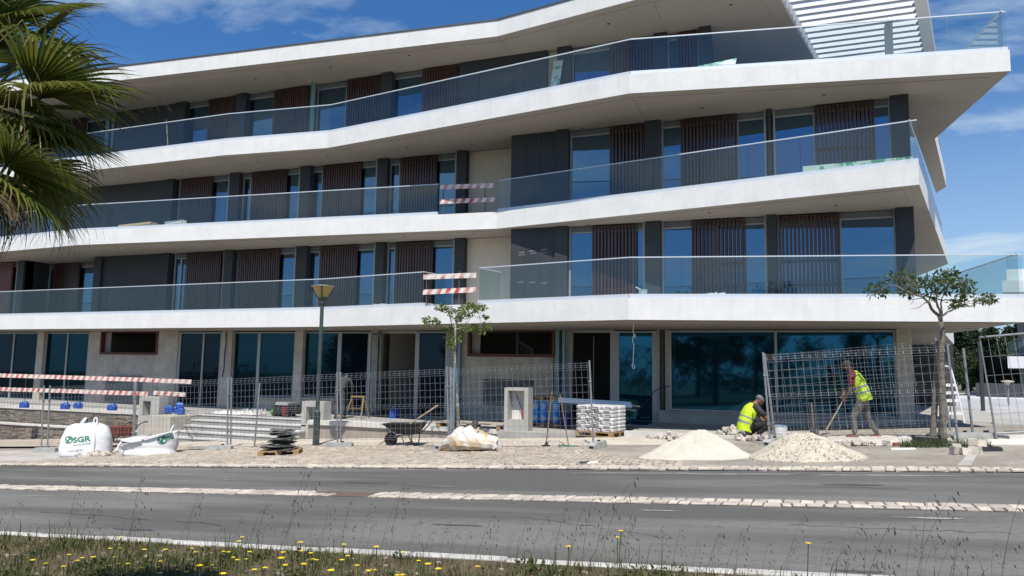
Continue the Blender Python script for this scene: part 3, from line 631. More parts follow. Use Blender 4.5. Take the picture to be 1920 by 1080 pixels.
# ================================================================== SITE: WALLS, STEPS, CABINETS
YW = 21.62
slip_m = per_island(mat('stone_slip', (.22,.185,.145), .85, col2=(.12,.105,.09), ns=2.5, col3=(.34,.27,.20), ns3=5, f3=.5), .45)
cop_m = mat('pale_coping', (.62,.60,.56), .8, col2=(.50,.48,.45), ns=2)
def stone_wall(x0, x1, y, z0, z1, label, copz):
    w = MB(); w.box(x0,y+.05,z0,x1,y+.4,z1)
    o = w.build('stone_clad_wall', clad2, None, ((x0+x1)/2,y,z0)); tag(o, label, 'retaining wall', 'stone clad retaining walls')
    s = MB(); z = z0
    while z < z1-.02:
        h = random.uniform(.035,.06); h = min(h, z1-z); x = x0-random.uniform(0,.3)
        while x < x1:
            l = random.uniform(.16,.45); a, b = max(x,x0), min(x+l,x1); d = random.uniform(0,.03)
            if b-a > .02: s.box(a+.004,y-d,z+.003,b-.004,y+.06,z+h-.002)
            x += l
        z += h
    tag(s.build('stone_slips', slip_m, o), kind='stuff')
    c = MB(); c.box(x0,y-.07,z1,x1,y+.45,z1+copz); c.build('coping', cop_m, o); return o
stone_wall(-46, -22.0, YW-.02, -1.9, -.36, 'upper stone clad retaining wall carrying the raised terrace at left', .155)
stone_wall(-46, -22.4, YW-.56, -2.2, -.96, 'lower stone clad wall with thin white coping behind the white bags', .045)
bed('sand_bed', -36, -20.9, 18.2, 21.15, mat('sand_edge', (.50,.43,.34), .95, spec=.1, col2=(.40,.34,.27), ns=3, bump=.7, bs=25), .04, .10)
riser_m = mat('shaded_riser_grey', (.30,.295,.28), .9, col2=(.24,.235,.225), ns=2); tread_m = mat('sunlit_tread_pale', (.60,.59,.57), .8, col2=(.5,.49,.47), ns=2)  # one concrete: sunlit treads and shaded risers are put into the two colours
st = empty('concrete_steps', (-17.8, 20, -1.2), 'flight of bare concrete steps up to the terrace between two concrete cabinets', 'steps')
for k in range(6):
    mb = MB(); mb.box(-20.25, YW-.26-.33*k, -2, -15.32, YW-.26-.33*(k-1)+(.2 if k == 0 else 0), -.2-.175*k-(.001 if k == 0 else 0)-.045); mb.build('step', riser_m, st)
    td = MB(); td.box(-20.25, YW-.29-.33*k, -.2-.175*k-.046, -15.32, YW-.26-.33*(k-1)-.012+(.2 if k == 0 else 0), -.2-.175*k); td.build('tread', tread_m, st)
def cabinet(u0, u1, Y, vt, zb, nb, label, dp=.42, conc_=conc2):
    x0, x1 = xu(u0,Y,.2), xu(u1,Y,.2); z1 = yp((u0+u1)/2, vt, Y).z; nx0, nx1 = xu(nb[0],Y,.2), xu(nb[1],Y,.2); nz1 = yp((nb[0]+nb[1])/2, nb[2], Y).z; nz0 = yp((nb[0]+nb[1])/2, nb[3], Y).z
    t = empty('utility_cabinet', ((x0+x1)/2,Y,zb), label, 'utility cabinet', 'bare concrete utility cabinets')
    mb = MB(); mb.box(x0,Y,nz0,nx0,Y+dp,nz1); mb.box(nx1,Y,nz0,x1,Y+dp,nz1); mb.box(x0,Y,nz1,x1,Y+dp,z1); mb.box(x0,Y,zb,x1,Y+dp,nz0)
    mb.build('casing', conc_, t); b = MB(); b.box(nx0,Y+dp-.06,nz0,nx1,Y+dp-.02,nz1); b.build('back_panel', mat('white_niche', (.66,.66,.65), .7), t)
    return t, (x0,x1,nx0,nx1,nz0,nz1,z1)
cab3, c3 = cabinet(945, 990, 20.7, 727, -.7, (952,982,732.5,787), 'tall concrete utility cabinet holding a red-handled tool in its open niche')
cab2, c2 = cabinet(566, 607, 21.0, 753, -1.0, (574,596,763,794), 'concrete utility cabinet right of the steps behind the lamp post')
cab1, c1 = cabinet(261, 299, 20.9, 744, -1.5, (268,283,752,780), 'concrete utility cabinet with empty niche left of the steps')
mb = MB(); mb.box(-21.4,20.1,-1.6,-20.27,21.6,-.24); tag(mb.build('step_side_wall', mat('cream_concrete', (.50,.47,.40), .85, col2=(.42,.39,.33), ns=2), None, (-20.8,21,-1.6)), 'cream concrete cheek wall closing the left side of the steps', 'wall')
mb = MB(); mb.prism([(-15.2,20.98),(-8.25,20.98),(-8.25,21.2),(-15.2,21.2)], -1.3, -.34)
tag(mb.build('ramp_wall', mat('pinkish_render', (.34,.29,.245), .9, col2=(.28,.24,.205), ns=2, bump=.3), None, (-12,21,-1.2)), 'pinkish rendered wall below the terrace edge behind the wheelbarrow', 'wall')
mb = MB(); mb.box(-15.2,20.9,-.338,-8.25,21.6,-.195); mb.build('coping', cop_m, bpy.data.objects['ramp_wall'])
# ================================================================== MESH FENCES
AG = -math.atan(GRADE)
def fence_proto(Lp, h=1.95, thin=1.0):
    t = empty('mesh_fence_panel', (0,0,0)); mb = MB(); r = .0036*thin
    def yz(z):      # V folds
        for zc_, dv in ((.98,.05),(1.82,.05),(.16,.05)):
            if abs(z-zc_) < .055: return -dv*(1-abs(z-zc_)/.055)
        return 0
    zs = sorted([.105,.16,.215,.925,.98,1.035,1.765,1.82,1.875]+[.40,.58,.76,1.21,1.39,1.57,1.93])
    for z in zs: mb.tube([(.03,yz(z),z),(Lp-.03,yz(z),z)], r, 4, cap=False)
    n = int(Lp/.155); kz = [.1,.16,.22,.92,.98,1.04,1.76,1.82,1.88,1.95]
    for i in range(n+1):
        x = .06+(Lp-.12)*i/n; mb.tube([(x,yz(z)+.008,z) for z in kz], r, 4, cap=False)
    mb.build('wire_mesh', steel, t)
    for x in (0, Lp):
        p = MB(); p.tube([(x,0,-.03),(x,0,h+.04)], .024, 8); pp = p.build('post', steel, t)
        for z in (.35,1.45): c = MB(); c.box(x-.03,-.035,z,x+.03,.03,z+.05); c.build('clamp', steel, pp)
    return t
YF = 17.92
def fx(u, z=.5, Y=YF): return xu(u, Y, z)
FEN = [(-110,86,0,'leftmost mesh fence panel running out of view under the striped boards',.0),(97,252,0,'mesh fence panel behind the two white bags',.02),(258,431,0,'mesh fence panel in front of the concrete steps',.0),(437,636,.0,'mesh fence panel behind the slate pallet and lamp post',.0),
       (642,843,0,'mesh fence panel behind the black wheelbarrow',.0),(849,1112,0,'mesh fence panel between the thin tree and the cement pallet',.01),(1443,1795,0,'mesh fence panel in front of the standing worker',.0)]
for a, b, dy, lab, rz in FEN:
    xa, xb = fx(a), fx(b); Lp = math.hypot(xb-xa, (xb-xa)*GRADE); t = fence_proto(Lp)
    place(t, (xa, YF+dy, gz(xa)+.13), rz, ry=AG); tag(t, lab, 'fence panel', 'temporary mesh fence panels along the pavement')
t = fence_proto(3.6, thin=.7); place(t, (fx(1452), 18.55, gz(fx(1452))+.12), .02, ry=AG-.05); tag(t, 'second mesh fence panel standing just behind the one before the standing worker', 'fence panel', 'temporary mesh fence panels along the pavement')
# taller framed panel at the right end
t = empty('mesh_fence_panel', (0,0,0)); mb = MB(); Lp, h = 3.4, 2.12
for i in range(1, 22): mb.tube([(Lp*i/22,0,.1),(Lp*i/22,0,h)], .005, 4, cap=False)
for z in (.5,.9,1.3,1.7): mb.tube([(0,0,z),(Lp,0,z)], .005, 4, cap=False)
mb.build('wire_mesh', steel, t); mb = MB(); mb.tube([(0,0,-.05),(0,0,h),(Lp,0,h),(Lp,0,-.05)], .026, 8); mb.tube([(0,0,.1),(Lp,0,.1)], .02, 8); mb.build('tube_frame', steel, t)
P = gp(1832,820); place(t, (P.x+.02, 18.35, gz(P.x)+.12), -.05, ry=-.1); tag(t, 'framed mesh fence panel with round top tube at the right edge', 'fence panel', 'temporary mesh fence panels along the pavement')
# loose tubes
def tube_thing(name, pts, r, m, label, cat, n=8, group=None):
    mb = MB(); mb.tube(pts, r, n); return tag(mb.build(name, m, None, pts[0], smooth=False), label, cat, group)
a = gp(477,838); tube_thing('steel_tube', [a+Vector((0,0,.02)), yp(487,718,a.y+.1)], .024, steel, 'bare galvanised tube leaning on the fence behind the slate pallet', 'tube')
a = gp(1825,822,.05); tube_thing('steel_tube', [a, yp(1806,653,a.y+.1)], .028, steel, 'leaning galvanised post left of the framed fence panel', 'tube')
# concrete fence feet
foot_m = per_object(mat('grey_foot_concrete', (.36,.36,.345), .9, col2=(.26,.26,.25), ns=5, bump=.3), .15)
def foot_proto(m=foot_m, name='fence_foot'):
    t = MB(); L2, w, h = .38, .115, .15
    R = lambda x, k: [(x,-w,0),(x,w,0),(x,w*.8,h*k),(x,-w*.8,h*k)]
    t.loft([R(-L2,.75),R(-L2+.06,1),R(L2-.06,1),R(L2,.75)]); t.box(-L2-.004,-.05,.045,-L2+.02,.05,.095,1)
    t.lathe([(.0,0),(.04,0),(.04,.03),(.0,.03)], (.1,0,h), 8, 1)
    return t.build(name, [m, black])
FT = [(86,849,.25,'left foot block in front of the stone walls',0),(411,846,.28,'foot block left of the slate pallet',0),(636,841,.28,'foot block right of the lamp post',0),(1120,842,1.45,'pale foot block seen end-on below the blue-tipped post',0),(1450,836,1.2,'foot block half buried at the sand pile',0),(1838,831,.06,'long foot block beside the right tree',0),(1806,826,.04,'foot block behind the right tree base',.25),(838,842,1.3,'foot block half hidden by the tan sack',0)]
for i, (u, v, rz, lab, dy) in enumerate(FT):
    o = foot_proto(); p = gp(u, v); place(o, (p.x, p.y+dy, gz(p.x)+.022), rz, ry=AG, sc=(1.35 if 'long' in lab else 1)); tag(o, 'grey concrete fence '+lab, 'fence foot', 'concrete fence feet')
o = foot_proto(black, 'plastic_fence_foot'); p = gp(1852,848); place(o, (p.x,p.y,gz(p.x)+.02), .1, sc=.62); tag(o, 'black plastic fence foot beside the limestone blocks', 'fence foot')
# ================================================================== STREET LAMP
p = gp(592,838); lampz = yp(603,536,p.y).z; lamp = empty('street_lamp', p, 'dark green lamp post with cone shaped amber lantern', 'street lamp')
top = Vector((p.x, p.y, lampz)); gm = mat('dark_green_paint', (.035,.055,.05), .5, col2=(.05,.07,.062), ns=3)
mb = MB(); mb.lathe([(.13,0),(.125,.02),(.098,.04),(.095,1.0),(.062,1.06),(.055,lampz-p.z-.58)], p, 14); mb.build('pole', gm, lamp, smooth=False)
mb = MB(); mb.lathe([(.06,-.6),(.10,-.52),(.10,-.46),(.16,-.36),(.12,-.33)], top, 16); mb.build('collar', gm, lamp)
mb = MB(); mb.lathe([(.12,-.36),(.30,-.035),(.30,-.02),(.1,-.02)], top, 20); mb.build('lamp_shade', mat('amber_diffuser', (.52,.36,.10), .35, spec=.5), lamp)
mb = MB(); mb.lathe([(.34,-.03),(.35,-.012),(.2,.012),(.02,.025)], top, 24); mb.build('lid', mat('pale_lid', (.5,.48,.42), .5), lamp)
for k in range(4):
    a = k*math.pi/2+.5; mb = MB(); mb.bar(top+Vector((.15*math.cos(a),.15*math.sin(a),-.37)), top+Vector((.33*math.cos(a),.33*math.sin(a),-.02)), .035, .02); mb.build('rib', gm, lamp)
# ================================================================== WHEELBARROWS
def barrow(body, label):
    t = empty('wheelbarrow', (0,0,0), label, 'wheelbarrow')
    w = MB(); R = .185
    w.loft([[(R*f*math.cos(a), y, .185+R*f*math.sin(a)) for a in np.linspace(0,2*math.pi,20,endpoint=False)] for f, y in ((.72,-.05),(.95,-.055),(1,0),(.95,.055),(.72,.05))]); wh = w.build('wheel', black, t)
    h = MB(); h.loft([[(.135*math.cos(a), y, .185+.135*math.sin(a)) for a in np.linspace(0,2*math.pi,16,endpoint=False)] for y in (-.02,.02)]); h.tube([(0,-.09,.185),(0,.09,.185)], .018, 8); h.build('rim', darksteel, wh)
    b = MB(); top_ = [(-.12,-.30,.62),(.98,-.30,.60),(.98,.30,.60),(-.12,.30,.62)]; bot = [(.28,-.17,.335),(.78,-.2,.325),(.78,.2,.325),(.28,.17,.335)]
    b.add(bot+top_+[(x*.97+.015,y*.93,z+.002) for x,y,z in top_]+[(x,y*.9,z+.02) for x,y,z in bot], [(0,3,2,1),(0,1,5,4),(1,2,6,5),(2,3,7,6),(3,0,4,7),(4,5,9,8),(5,6,10,9),(6,7,11,10),(7,4,8,11),(8,9,13,12),(9,10,14,13),(10,11,15,14),(11,8,12,15),(12,13,14,15)])
    for k in range(4): b.tube([top_[k], top_[(k+1)%4]], .014, 6)
    b.build('tray', body, t)
    f = MB()
    for s in (-1,1):
        f.tube([(0,s*.085,.185),(.3,s*.2,.30),(.78,s*.24,.315),(1.0,s*.26,.50),(1.14,s*.27,.66),(1.38,s*.28,.74),(1.56,s*.28,.75)], .017, 8)
        f.tube([(.42,s*.21,.31),(.52,s*.23,.08),(.60,s*.24,.02),(.70,s*.24,.03),(.74,s*.24,.12),(.76,s*.24,.31)], .016, 8)
    f.tube([(.56,-.235,.1),(.56,.235,.1)], .012, 6); f.tube([(-.06,-.16,.59),(.0,-.085,.2)], .012, 6); f.tube([(-.06,.16,.59),(.0,.085,.2)], .012, 6)
    f.build('frame', darksteel, t)
    for s in (-1,1): g_ = MB(); g_.tube([(1.42,s*.28,.745),(1.57,s*.28,.75)], .022, 8); g_.build('grip', black, t)
    return t
t = barrow(mat('black_tray', (.018,.018,.019), .65), 'black wheelbarrow with single wheel parked beside the thin tree'); p = gp(733,838); place(t, (p.x,p.y,p.z+.025), .05, ry=AG)
t = barrow(mat('rusty_red_tray', (.24,.035,.025), .5), 'rusty red wheelbarrow half hidden behind the full white bag'); p = gp(206,838); place(t, (p.x-.35,p.y+.3,gz(p.x)+.025), -.15, ry=AG)
# ================================================================== BIG BAGS
bag_m = mat('white_woven_bag', (.76,.765,.77), .6, spec=.3, col2=(.68,.69,.70), ns=3, bump=.25, bs=9)
green_ink = mat('green_ink', (.02,.20,.105), .6); grey_ink = mat('grey_ink', (.22,.25,.27), .6)
def lump(c, sx, sy, sz, seed, n=28, k=16, sq=.55, lean=0, prof=None, wr=.03, rt=(1,0)):
    r = random.Random(seed); ph = [r.uniform(0,6.28) for _ in range(8)]; rings = []
    for i in range(k+1):
        t = i/k; z = t*sz; w = prof(t); ring = []
        for j in range(n):
            a = 2*math.pi*j/n; ca_, sa_ = math.cos(a), math.sin(a)
            q = (abs(ca_)**(2/sq)+abs(sa_)**(2/sq))**(-sq/2) if sq < 1 else 1
            wob = 1+wr*math.sin(5*a+ph[0]+3*t)+wr*.8*math.sin(9*t+ph[1]+2*a)+wr*.6*math.sin(13*a+7*t+ph[2])+wr*.5*math.sin(21*t+5*a+ph[3])
            lx, ly = sx*w*q*ca_*wob+lean*t, sy*w*q*sa_*wob
            ring.append((c[0]+lx*rt[0]-ly*rt[1], c[1]+lx*rt[1]+ly*rt[0], c[2]+z+.02*sz*math.sin(3*a+ph[4])*t))
        rings.append(ring)
    return rings
def print_on(text, size, origin, xdir, parent, m, depth=2.0, bold=0, name='lettering', shear=0):
    cu = bpy.data.curves.new('t', 'FONT'); cu.body = text; cu.size = size; cu.align_x = 'LEFT'; cu.offset = bold; cu.shear = shear; cu.resolution_u = 3
    ob = bpy.data.objects.new('t', cu); C.objects.link(ob); dg = bpy.context.evaluated_depsgraph_get(); me = bpy.data.meshes.new_from_object(ob.evaluated_get(dg))
    vs = [tuple(v.co) for v in me.vertices]; fs = [tuple(p.vertices) for p in me.polygons]
    bpy.data.objects.remove(ob); bpy.data.curves.remove(cu); bpy.data.meshes.remove(me)
    return vs, fs
def decal(vs, fs, O, X, Y_, target, m, parent, name='lettering', lift=.006):     # drape flat lettering on a mesh object, looking along the normal
    tm = target.data; o = ORG[target.name]
    bv = BVHTree.FromPolygons([tuple(Vector(v.co)+o) for v in tm.vertices], [tuple(p.vertices) for p in tm.polygons])
    nrm = X.cross(Y_).normalized(); mb = MB(); P = []
    for x, y, *_ in vs:
        q = O + X*x + Y_*y; hit = bv.ray_cast(q+nrm*1.5, -nrm); P.append(tuple((hit[0] if hit[0] else q)+nrm*lift))
    mb.add(P, fs); return mb.build(name, m, parent)
def disc_fs(r, n=28, r2=0):
    vs = [(r*math.cos(2*math.pi*i/n), r*math.sin(2*math.pi*i/n)) for i in range(n)]+[(r2*math.cos(2*math.pi*i/n), r2*math.sin(2*math.pi*i/n)) for i in range(n)]
    return vs, [(i,(i+1)%n,n+(i+1)%n,n+i) for i in range(n)]
def emblem(O, X, Y_, tgt, r, parent):
    for rr, r2, dx, dy in ((r,r*.8,0,0),(r*.52,r*.3,-r*.3,r*.35),(r*.52,r*.3,r*.33,-r*.3),(r*.34,.001,-r*.3,-r*.4),(r*.34,.001,r*.35,r*.35)):
        vs, fs = disc_fs(rr, 24, r2); decal([(x+dx,y+dy) for x,y in vs], fs, O, X, Y_, tgt, green_ink, parent, 'emblem')
def handle_loop(pts, parent, m=bag_m):
    mb = MB(); 
    for i in range(len(pts)-1): mb.bar(pts[i], pts[i+1], .05, .012, up=(0,1,.2))
    mb.build('lifting_loop', m, parent)
tx = Vector((1,0,GRADE)).normalized()
def facing(p, off=0): a = math.atan2(-p.x, p.y)+off; return Vector((math.cos(a),math.sin(a),0)), Vector((-math.sin(a),math.cos(a),0))
# full standing bag
p = gp(157,857); bag1 = empty('bulk_bag', p, 'full white bulk bag with green lettering and two upright lifting loops', 'bulk bag')
rt_, bk = facing(p, -.12); c = p+bk*.46; c.z = gz(c.x)+.015
ob = MB(); ob.loft(lump(c, .63, .48, .90, 3, k=22, sq=.5, prof=lambda t: float(np.interp(t,[0,.05,.3,.6,.8,.93,1],[1.0,1.06,1.04,.98,.9,.76,.5])), wr=.016, rt=(rt_.x,rt_.y)), cap=True); body = ob.build('bag_body', bag_m, bag1, smooth=True)
Q = lambda u, v, d=-.02: pp(u, v, p+bk*d, bk)
O = Q(138,831); X = (Q(170,827)-O).normalized(); Yv = Vector((0,0,1)); Yv = (Yv-X*Yv.dot(X)).normalized()
emblem(Q(128.5,825), X, Yv, body, .105, bag1)
vs, fs = print_on('SGR', .205, None, None, None, None, bold=.006); ww = max(v_[0] for v_ in vs); k_ = (Q(170.5,827)-Q(136.5,830.5)).length/ww; decal([(x*k_,y) for x,y,_ in vs], fs, Q(136.5,830.5), X, Yv, body, green_ink, bag1)
vs, fs = print_on('Ambiente', .10, None, None, None, None); ww = max(v_[0] for v_ in vs); k_ = (Q(170,833)-Q(136.5,837)).length/ww; decal([(x*k_,y) for x,y,_ in vs], fs, Q(136.5,837), X, Yv, body, grey_ink, bag1)
vs, fs = print_on('www.sgr.pt', .075, None, None, None, None); ww = max(v_[0] for v_ in vs); k_ = (Q(155,847)-Q(127,848)).length/ww; decal([(x*k_,y) for x,y,_ in vs], fs, Q(127,848), X, Yv, body, grey_ink, bag1)
T = lambda u, v, d=.3: Q(u, v, d)
handle_loop([T(147,803),T(151,796),T(157,786),T(162,783.5),T(158,789),T(152,798),T(149,802)], bag1); handle_loop([T(175,853,-.06),T(176,830,-.06),T(177,806,.05),T(175.5,790,.2),T(177,784,.25),T(181,783,.25),T(182.5,788,.2),T(180,803,.15)], bag1)
handle_loop([T(124,812,.15),T(131,804,.2),T(138,798.5,.3),T(146,801,.3)], bag1)
# slumped open bag
p = gp(280,856); bag2 = empty('bulk_bag', p, 'slumped half empty white bulk bag with its flap folded over to the left', 'bulk bag')
rt_, bk = facing(p, -.05); c = p+bk*.45+rt_*(-.02); c.z = gz(c.x)+.015; Q = lambda u, v, d=-.02: pp(u, v, p+bk*d, bk)
R = lump(c, .68, .45, .60, 11, sq=.5, prof=lambda t: 1.0-.05*t, wr=.03, rt=(rt_.x,rt_.y))
for i, ring in enumerate(R):
    t_ = i/(len(R)-1)
    for j, q in enumerate(ring):
        v_ = Vector(q)-c; dx = v_.dot(rt_)/.68; q2 = Vector(q)+rt_*((dx > .3)*.08*t_-(dx < -.3)*.10*t_*t_); R[i][j] = (q2.x, q2.y, c.z+(q[2]-c.z)*(.80+.36*dx))
ob = MB(); ob.loft(R, cap=True); body = ob.build('bag_body', bag_m, bag2, smooth=True)
fl = MB(); fl.loft([[Q(226,828,-.02),Q(226,824,.0),Q(250,818,.5),Q(252,822,.5)],[Q(246,832,-.06),Q(244,826,-.04),Q(262,816,.5),Q(264,821,.5)],[Q(264,829,-.06),Q(265,824,-.05),Q(284,813,.5),Q(285,816,.5)]]); fl.build('flap', bag_m, bag2, smooth=True)
fl = MB(); fl.loft([[Q(262,826,-.05),Q(262,822.5,-.04),Q(262,822,.03),Q(262,826,.03)],[Q(290,819.5,-.05),Q(290,816,-.04),Q(290,816,.03),Q(290,819.5,.03)],[Q(323,812,-.05),Q(323,808,-.04),Q(323,808,.03),Q(323,812,.03)]]); fl.build('hem', bag_m, bag2, smooth=True)
O = Q(303,827); X = (Q(325,821)-O).normalized(); Yv = (Vector((0,0,1))-X*X.z).normalized()
emblem(Q(304.5,825), X, Yv, body, .125, bag2)
vs, fs = print_on('SG', .17, None, None, None, None, bold=.005); ww = max(v_[0] for v_ in vs); k_ = (Q(326,818)-Q(315,824)).length/ww; decal([(x*k_,y) for x,y,_ in vs], fs, Q(314.5,826), X, Yv, body, green_ink, bag2)
handle_loop([Q(318,812),Q(321,805,.1),Q(325,798,.2),Q(327,797,.22)], bag2); handle_loop([Q(218,845,-.1),Q(222,836,-.05),Q(228,827,.0)], bag2)
# tan and white crumpled sack
sk = mat('stained_sack', (.66,.64,.60), .7, col2=(.46,.33,.19), ns=2.2, lo=.45, hi=.62, bump=.4, bs=8)
p = gp(880,851); sack = empty('crumpled_sack', p, 'crumpled tan stained white sack lying on the pavement below the thin tree', 'sack')
r = random.Random(5); R = []; p.x = xu(878,p.y+.36,p.z+.2)
for i in range(15):
    t_ = i/14; ring = []; x = p.x-.72+1.5*t_; h = .56*(math.sin(min(1,t_*2.6)*math.pi/2)**.6)*(1-.72*max(0,t_-.45)**1.05) *(1+r.uniform(-.10,.10)); d = .42*math.sin(math.pi*(.15+.75*t_))
    for j in range(16):
        a = 2*math.pi*j/16; q = 1+.10*math.sin(3*a+5*t_)+r.uniform(-.06,.06)
        ring.append((x+r.uniform(-.03,.03), p.y+.36+d*math.cos(a)*q, gz(x)+.025+max(0, h*.5+h*.5*math.sin(a)*q)))
    R.append(ring)
ob = MB(); ob.loft(R); ob.build('sack_body', sk, sack, smooth=False)
for tri in ([(893,813),(898,806),(897,800),(889,812)],[(905,818),(920,830),(932,838),(925,843)]):
    fl = MB(); q = [yp(u,v,p.y+.2) for u,v in tri]; fl.hexa(q+[a+Vector((0,.03,.01)) for a in q]); fl.build('sack_fold', sk, sack)
# ================================================================== PALLETS
wood_m = mat('pallet_wood', (.40,.26,.13), .8, col2=(.28,.17,.085), ns=6, stretch=(.3,3,3))
greywood = mat('weathered_board', (.42,.38,.31), .85, col2=(.33,.29,.23), ns=4, stretch=(.4,3,3))
def pallet(L_=1.15, D=.95):
    t = empty('pallet', (0,0,0))
    for y in (-D/2+.05, 0, D/2-.05):
        for x in (-L_/2+.07, 0, L_/2-.07): b = MB(); b.box(x-.07,y-.05,.02,x+.07,y+.05,.10); b.build('block', wood_m, t)
        b = MB(); b.box(-L_/2,y-.05,0,L_/2,y+.05,.02); b.build('board', wood_m, t)
    n = 6
    for i in range(n):
        y = -D/2+.06+(D-.12)*i/(n-1); b = MB(); b.box(-L_/2,y-.06,.10,L_/2,y+.06,.125); b.build('board', wood_m, t)
    return t
# slate
p = gp(529,857); p.x = xu(529,p.y+.4,p.z+.1); t = pallet(1.0,.85); place(t, (p.x,p.y+.35,gz(p.x)+.03), .52, ry=AG*.8, rx=AG*.5); tag(t, 'small wooden pallet under the heap of dark slates', 'pallet')
sl_m = per_object(mat('dark_slate', (.10,.10,.09), .6, col2=(.17,.165,.14), ns=4), .5)
sp = empty('slate_heap', (p.x,p.y+.35,p.z+.16), 'heap of loose dark slates piled on the small pallet', 'slate heap')
r = random.Random(2)
def slate_mesh(k):
    q = random.Random(k); n = q.choice((5,6,7)); mb = MB(); pts = [(.5*math.cos(2*math.pi*i/n+q.uniform(-.25,.25))*q.uniform(.8,1.1), .34*math.sin(2*math.pi*i/n+q.uniform(-.2,.2))*q.uniform(.8,1.1)) for i in range(n)]
    mb.prism(pts, -.5, .5); me = bpy.data.meshes.new('slate'); me.from_pydata(mb.v,[],mb.f); me.materials.append(sl_m); return me
SLM = [slate_mesh(k) for k in range(7)]
for lay in range(15):
    f = 1-.045*lay
    for q in range(5 if lay < 9 else 3):
        inst('slate', r.choice(SLM), sp, (p.x+r.uniform(-.36,.36)*f, p.y+.35+r.uniform(-.28,.26)*f, p.z+.175+lay*.033+r.uniform(-.008,.008)), (r.uniform(-.14,.14),r.uniform(-.16,.16),r.uniform(0,6.3)), (r.uniform(.35,.62),r.uniform(.4,.7),r.uniform(.012,.022)))
# cement bags
q0 = zp(1077,816,Z0); q1 = zp(1149,821,Z0); ang = math.atan2(q1.y-q0.y, q1.x-q0.x); Lf = (q1-q0).length
t = pallet(Lf, 1.0); cx = (q0+q1)/2 + Vector((-math.sin(ang),math.cos(ang),0))*.5; place(t, (cx.x,cx.y,Z0+.002), ang); tag(t, 'wooden pallet carrying the wrapped white cement bags', 'pallet')
cb_m = per_object(mat('paper_cement_bag', (.68,.67,.65), .4, spec=.5, col2=(.52,.515,.50), ns=5, bump=.4, bs=14), .08); ink = mat('bag_print', (.17,.165,.17), .6); redink = mat('bag_print_red', (.35,.12,.11), .6)
h_b = (yp(1112,760,q0.y).z-Z0-.13)/7
bp = MB(); 
bp.bbox(-.5,-.5,0,.5,.5,1,.10); bme = bpy.data.meshes.new('cement_bag')
RR = []
for z, w in ((0,.86),(.12,.97),(.5,1.0),(.85,.96),(1.0,.84)): RR.append([(.5*w*math.copysign(abs(math.cos(a))**.35,math.cos(a)), .5*w*math.copysign(abs(math.sin(a))**.35,math.sin(a)), z) for a in np.linspace(.0,2*math.pi,24,endpoint=False)])
b_ = MB(); b_.loft(RR); bme.from_pydata(b_.v,[],b_.f); bme.materials.append(cb_m)
wrap = mat('clear_wrap', (.75,.75,.74), .15)
cR = Matrix.Rotation(ang, 3, 'Z')
for lay in range(7):
    cols = [(-.25,.5),(.25,.5)] if lay % 2 else [(-.335,.33),(0.,.33),(.335,.33)]
    for ry_, dd in ((-.26,.48),(.24,.5)):
        for k, (fx_, fw_) in enumerate(cols):
            w = Vector((fx_*Lf*.96, ry_, Z0+.127+lay*h_b)); w2 = cR @ w; nm = 'cement_bag'
            o = bpy.data.objects.new(nm, bme); C.objects.link(o); o.location = (cx.x+w2.x, cx.y+w2.y, w.z); o.rotation_euler = (0,0,ang+random.uniform(-.02,.02)); o.scale = (fw_*Lf*.985, dd, h_b*1.02); ORG[o.name] = Vector(o.location)
            lr = {2:('left','right'),3:('left','middle','right')}[len(cols)][k]; ln = ('bottom','second','third','fourth','fifth','sixth','topmost')[lay]
            tag(o, f'white cement bag, {lr} in the {"front" if ry_ < 0 else "back"} row of the {ln} layer on the pallet', 'cement bag', 'white cement bags stacked on the pallet')
            if ry_ < 0:
                for (ax, aw, az, ah, mm) in (((-.28,.055,.5,.22,ink),(.12,.2,.62,.10,ink),(.36,.05,.45,.25,redink)) if lay % 2 == 0 else ((-.3,.12,.5,.3,ink),(.2,.16,.5,.2,ink))):
                    m_ = MB(); sx, sz = 1, 1; nn = 10
                    m_.add([(ax+aw*math.cos(2*math.pi*i/nn), -.508, az+ah*math.sin(2*math.pi*i/nn)) for i in range(nn)] if mm is ink and aw < .06 else [(ax-aw,-.508,az-ah),(ax+aw,-.508,az-ah),(ax+aw,-.508,az+ah),(ax-aw,-.508,az+ah)], [tuple(range(nn if mm is ink and aw < .06 else 4))])
                    me = bpy.data.meshes.new('print'); me.from_pydata(m_.v,[],m_.f); me.materials.append(mm); po = bpy.data.objects.new('print', me); C.objects.link(po); po.parent = o
# blue buckets
bl_m = mat('blue_bucket', (.025,.30,.76), .4, spec=.5); navy = mat('navy_bucket', (.012,.03,.20), .4)
def bucket(m, label, loc, r=.15, h=.36, group='blue buckets beside the doorway', prnt=True):
    t = empty('bucket', loc, label, 'bucket', group); b = MB(); b.lathe([(r*.86,0),(r*.97,h*.9),(r,h*.91),(r,h*.97),(r*.9,h*.97)], loc, 16); b.build('tub', m, t)
    l = MB(); l.lathe([(r*1.03,h*.955),(r*1.03,h),(.01,h*1.0)], loc, 16); l.build('lid', m, t)
    if prnt:
        for k in range(3):
            a = -1.78+k*.38; pr = MB(); rr = r*.97
            pr.add([(loc[0]+rr*math.cos(a+da), loc[1]+rr*math.sin(a+da), loc[2]+z) for da, z in ((0,.07),(.2,.07+.02*k),(.2,.26-.03*k),(0,.26))], [(0,1,2,3)]); pr.build('print', white_p, t)
    return t
for k, u in enumerate((1004,1019,1042)):
    q = zp(u,803,Z0); q.y = 22.7; x = xu(u,22.7,.1)
    bucket(bl_m, f'blue printed bucket, lower {("left","middle","right")[k]} of the six beside the doorway', (x,22.7,Z0+.11)); bucket(bl_m, f'blue printed bucket, upper {("left","middle","right")[k]} of the six beside the doorway', (x,22.7,Z0+.475))
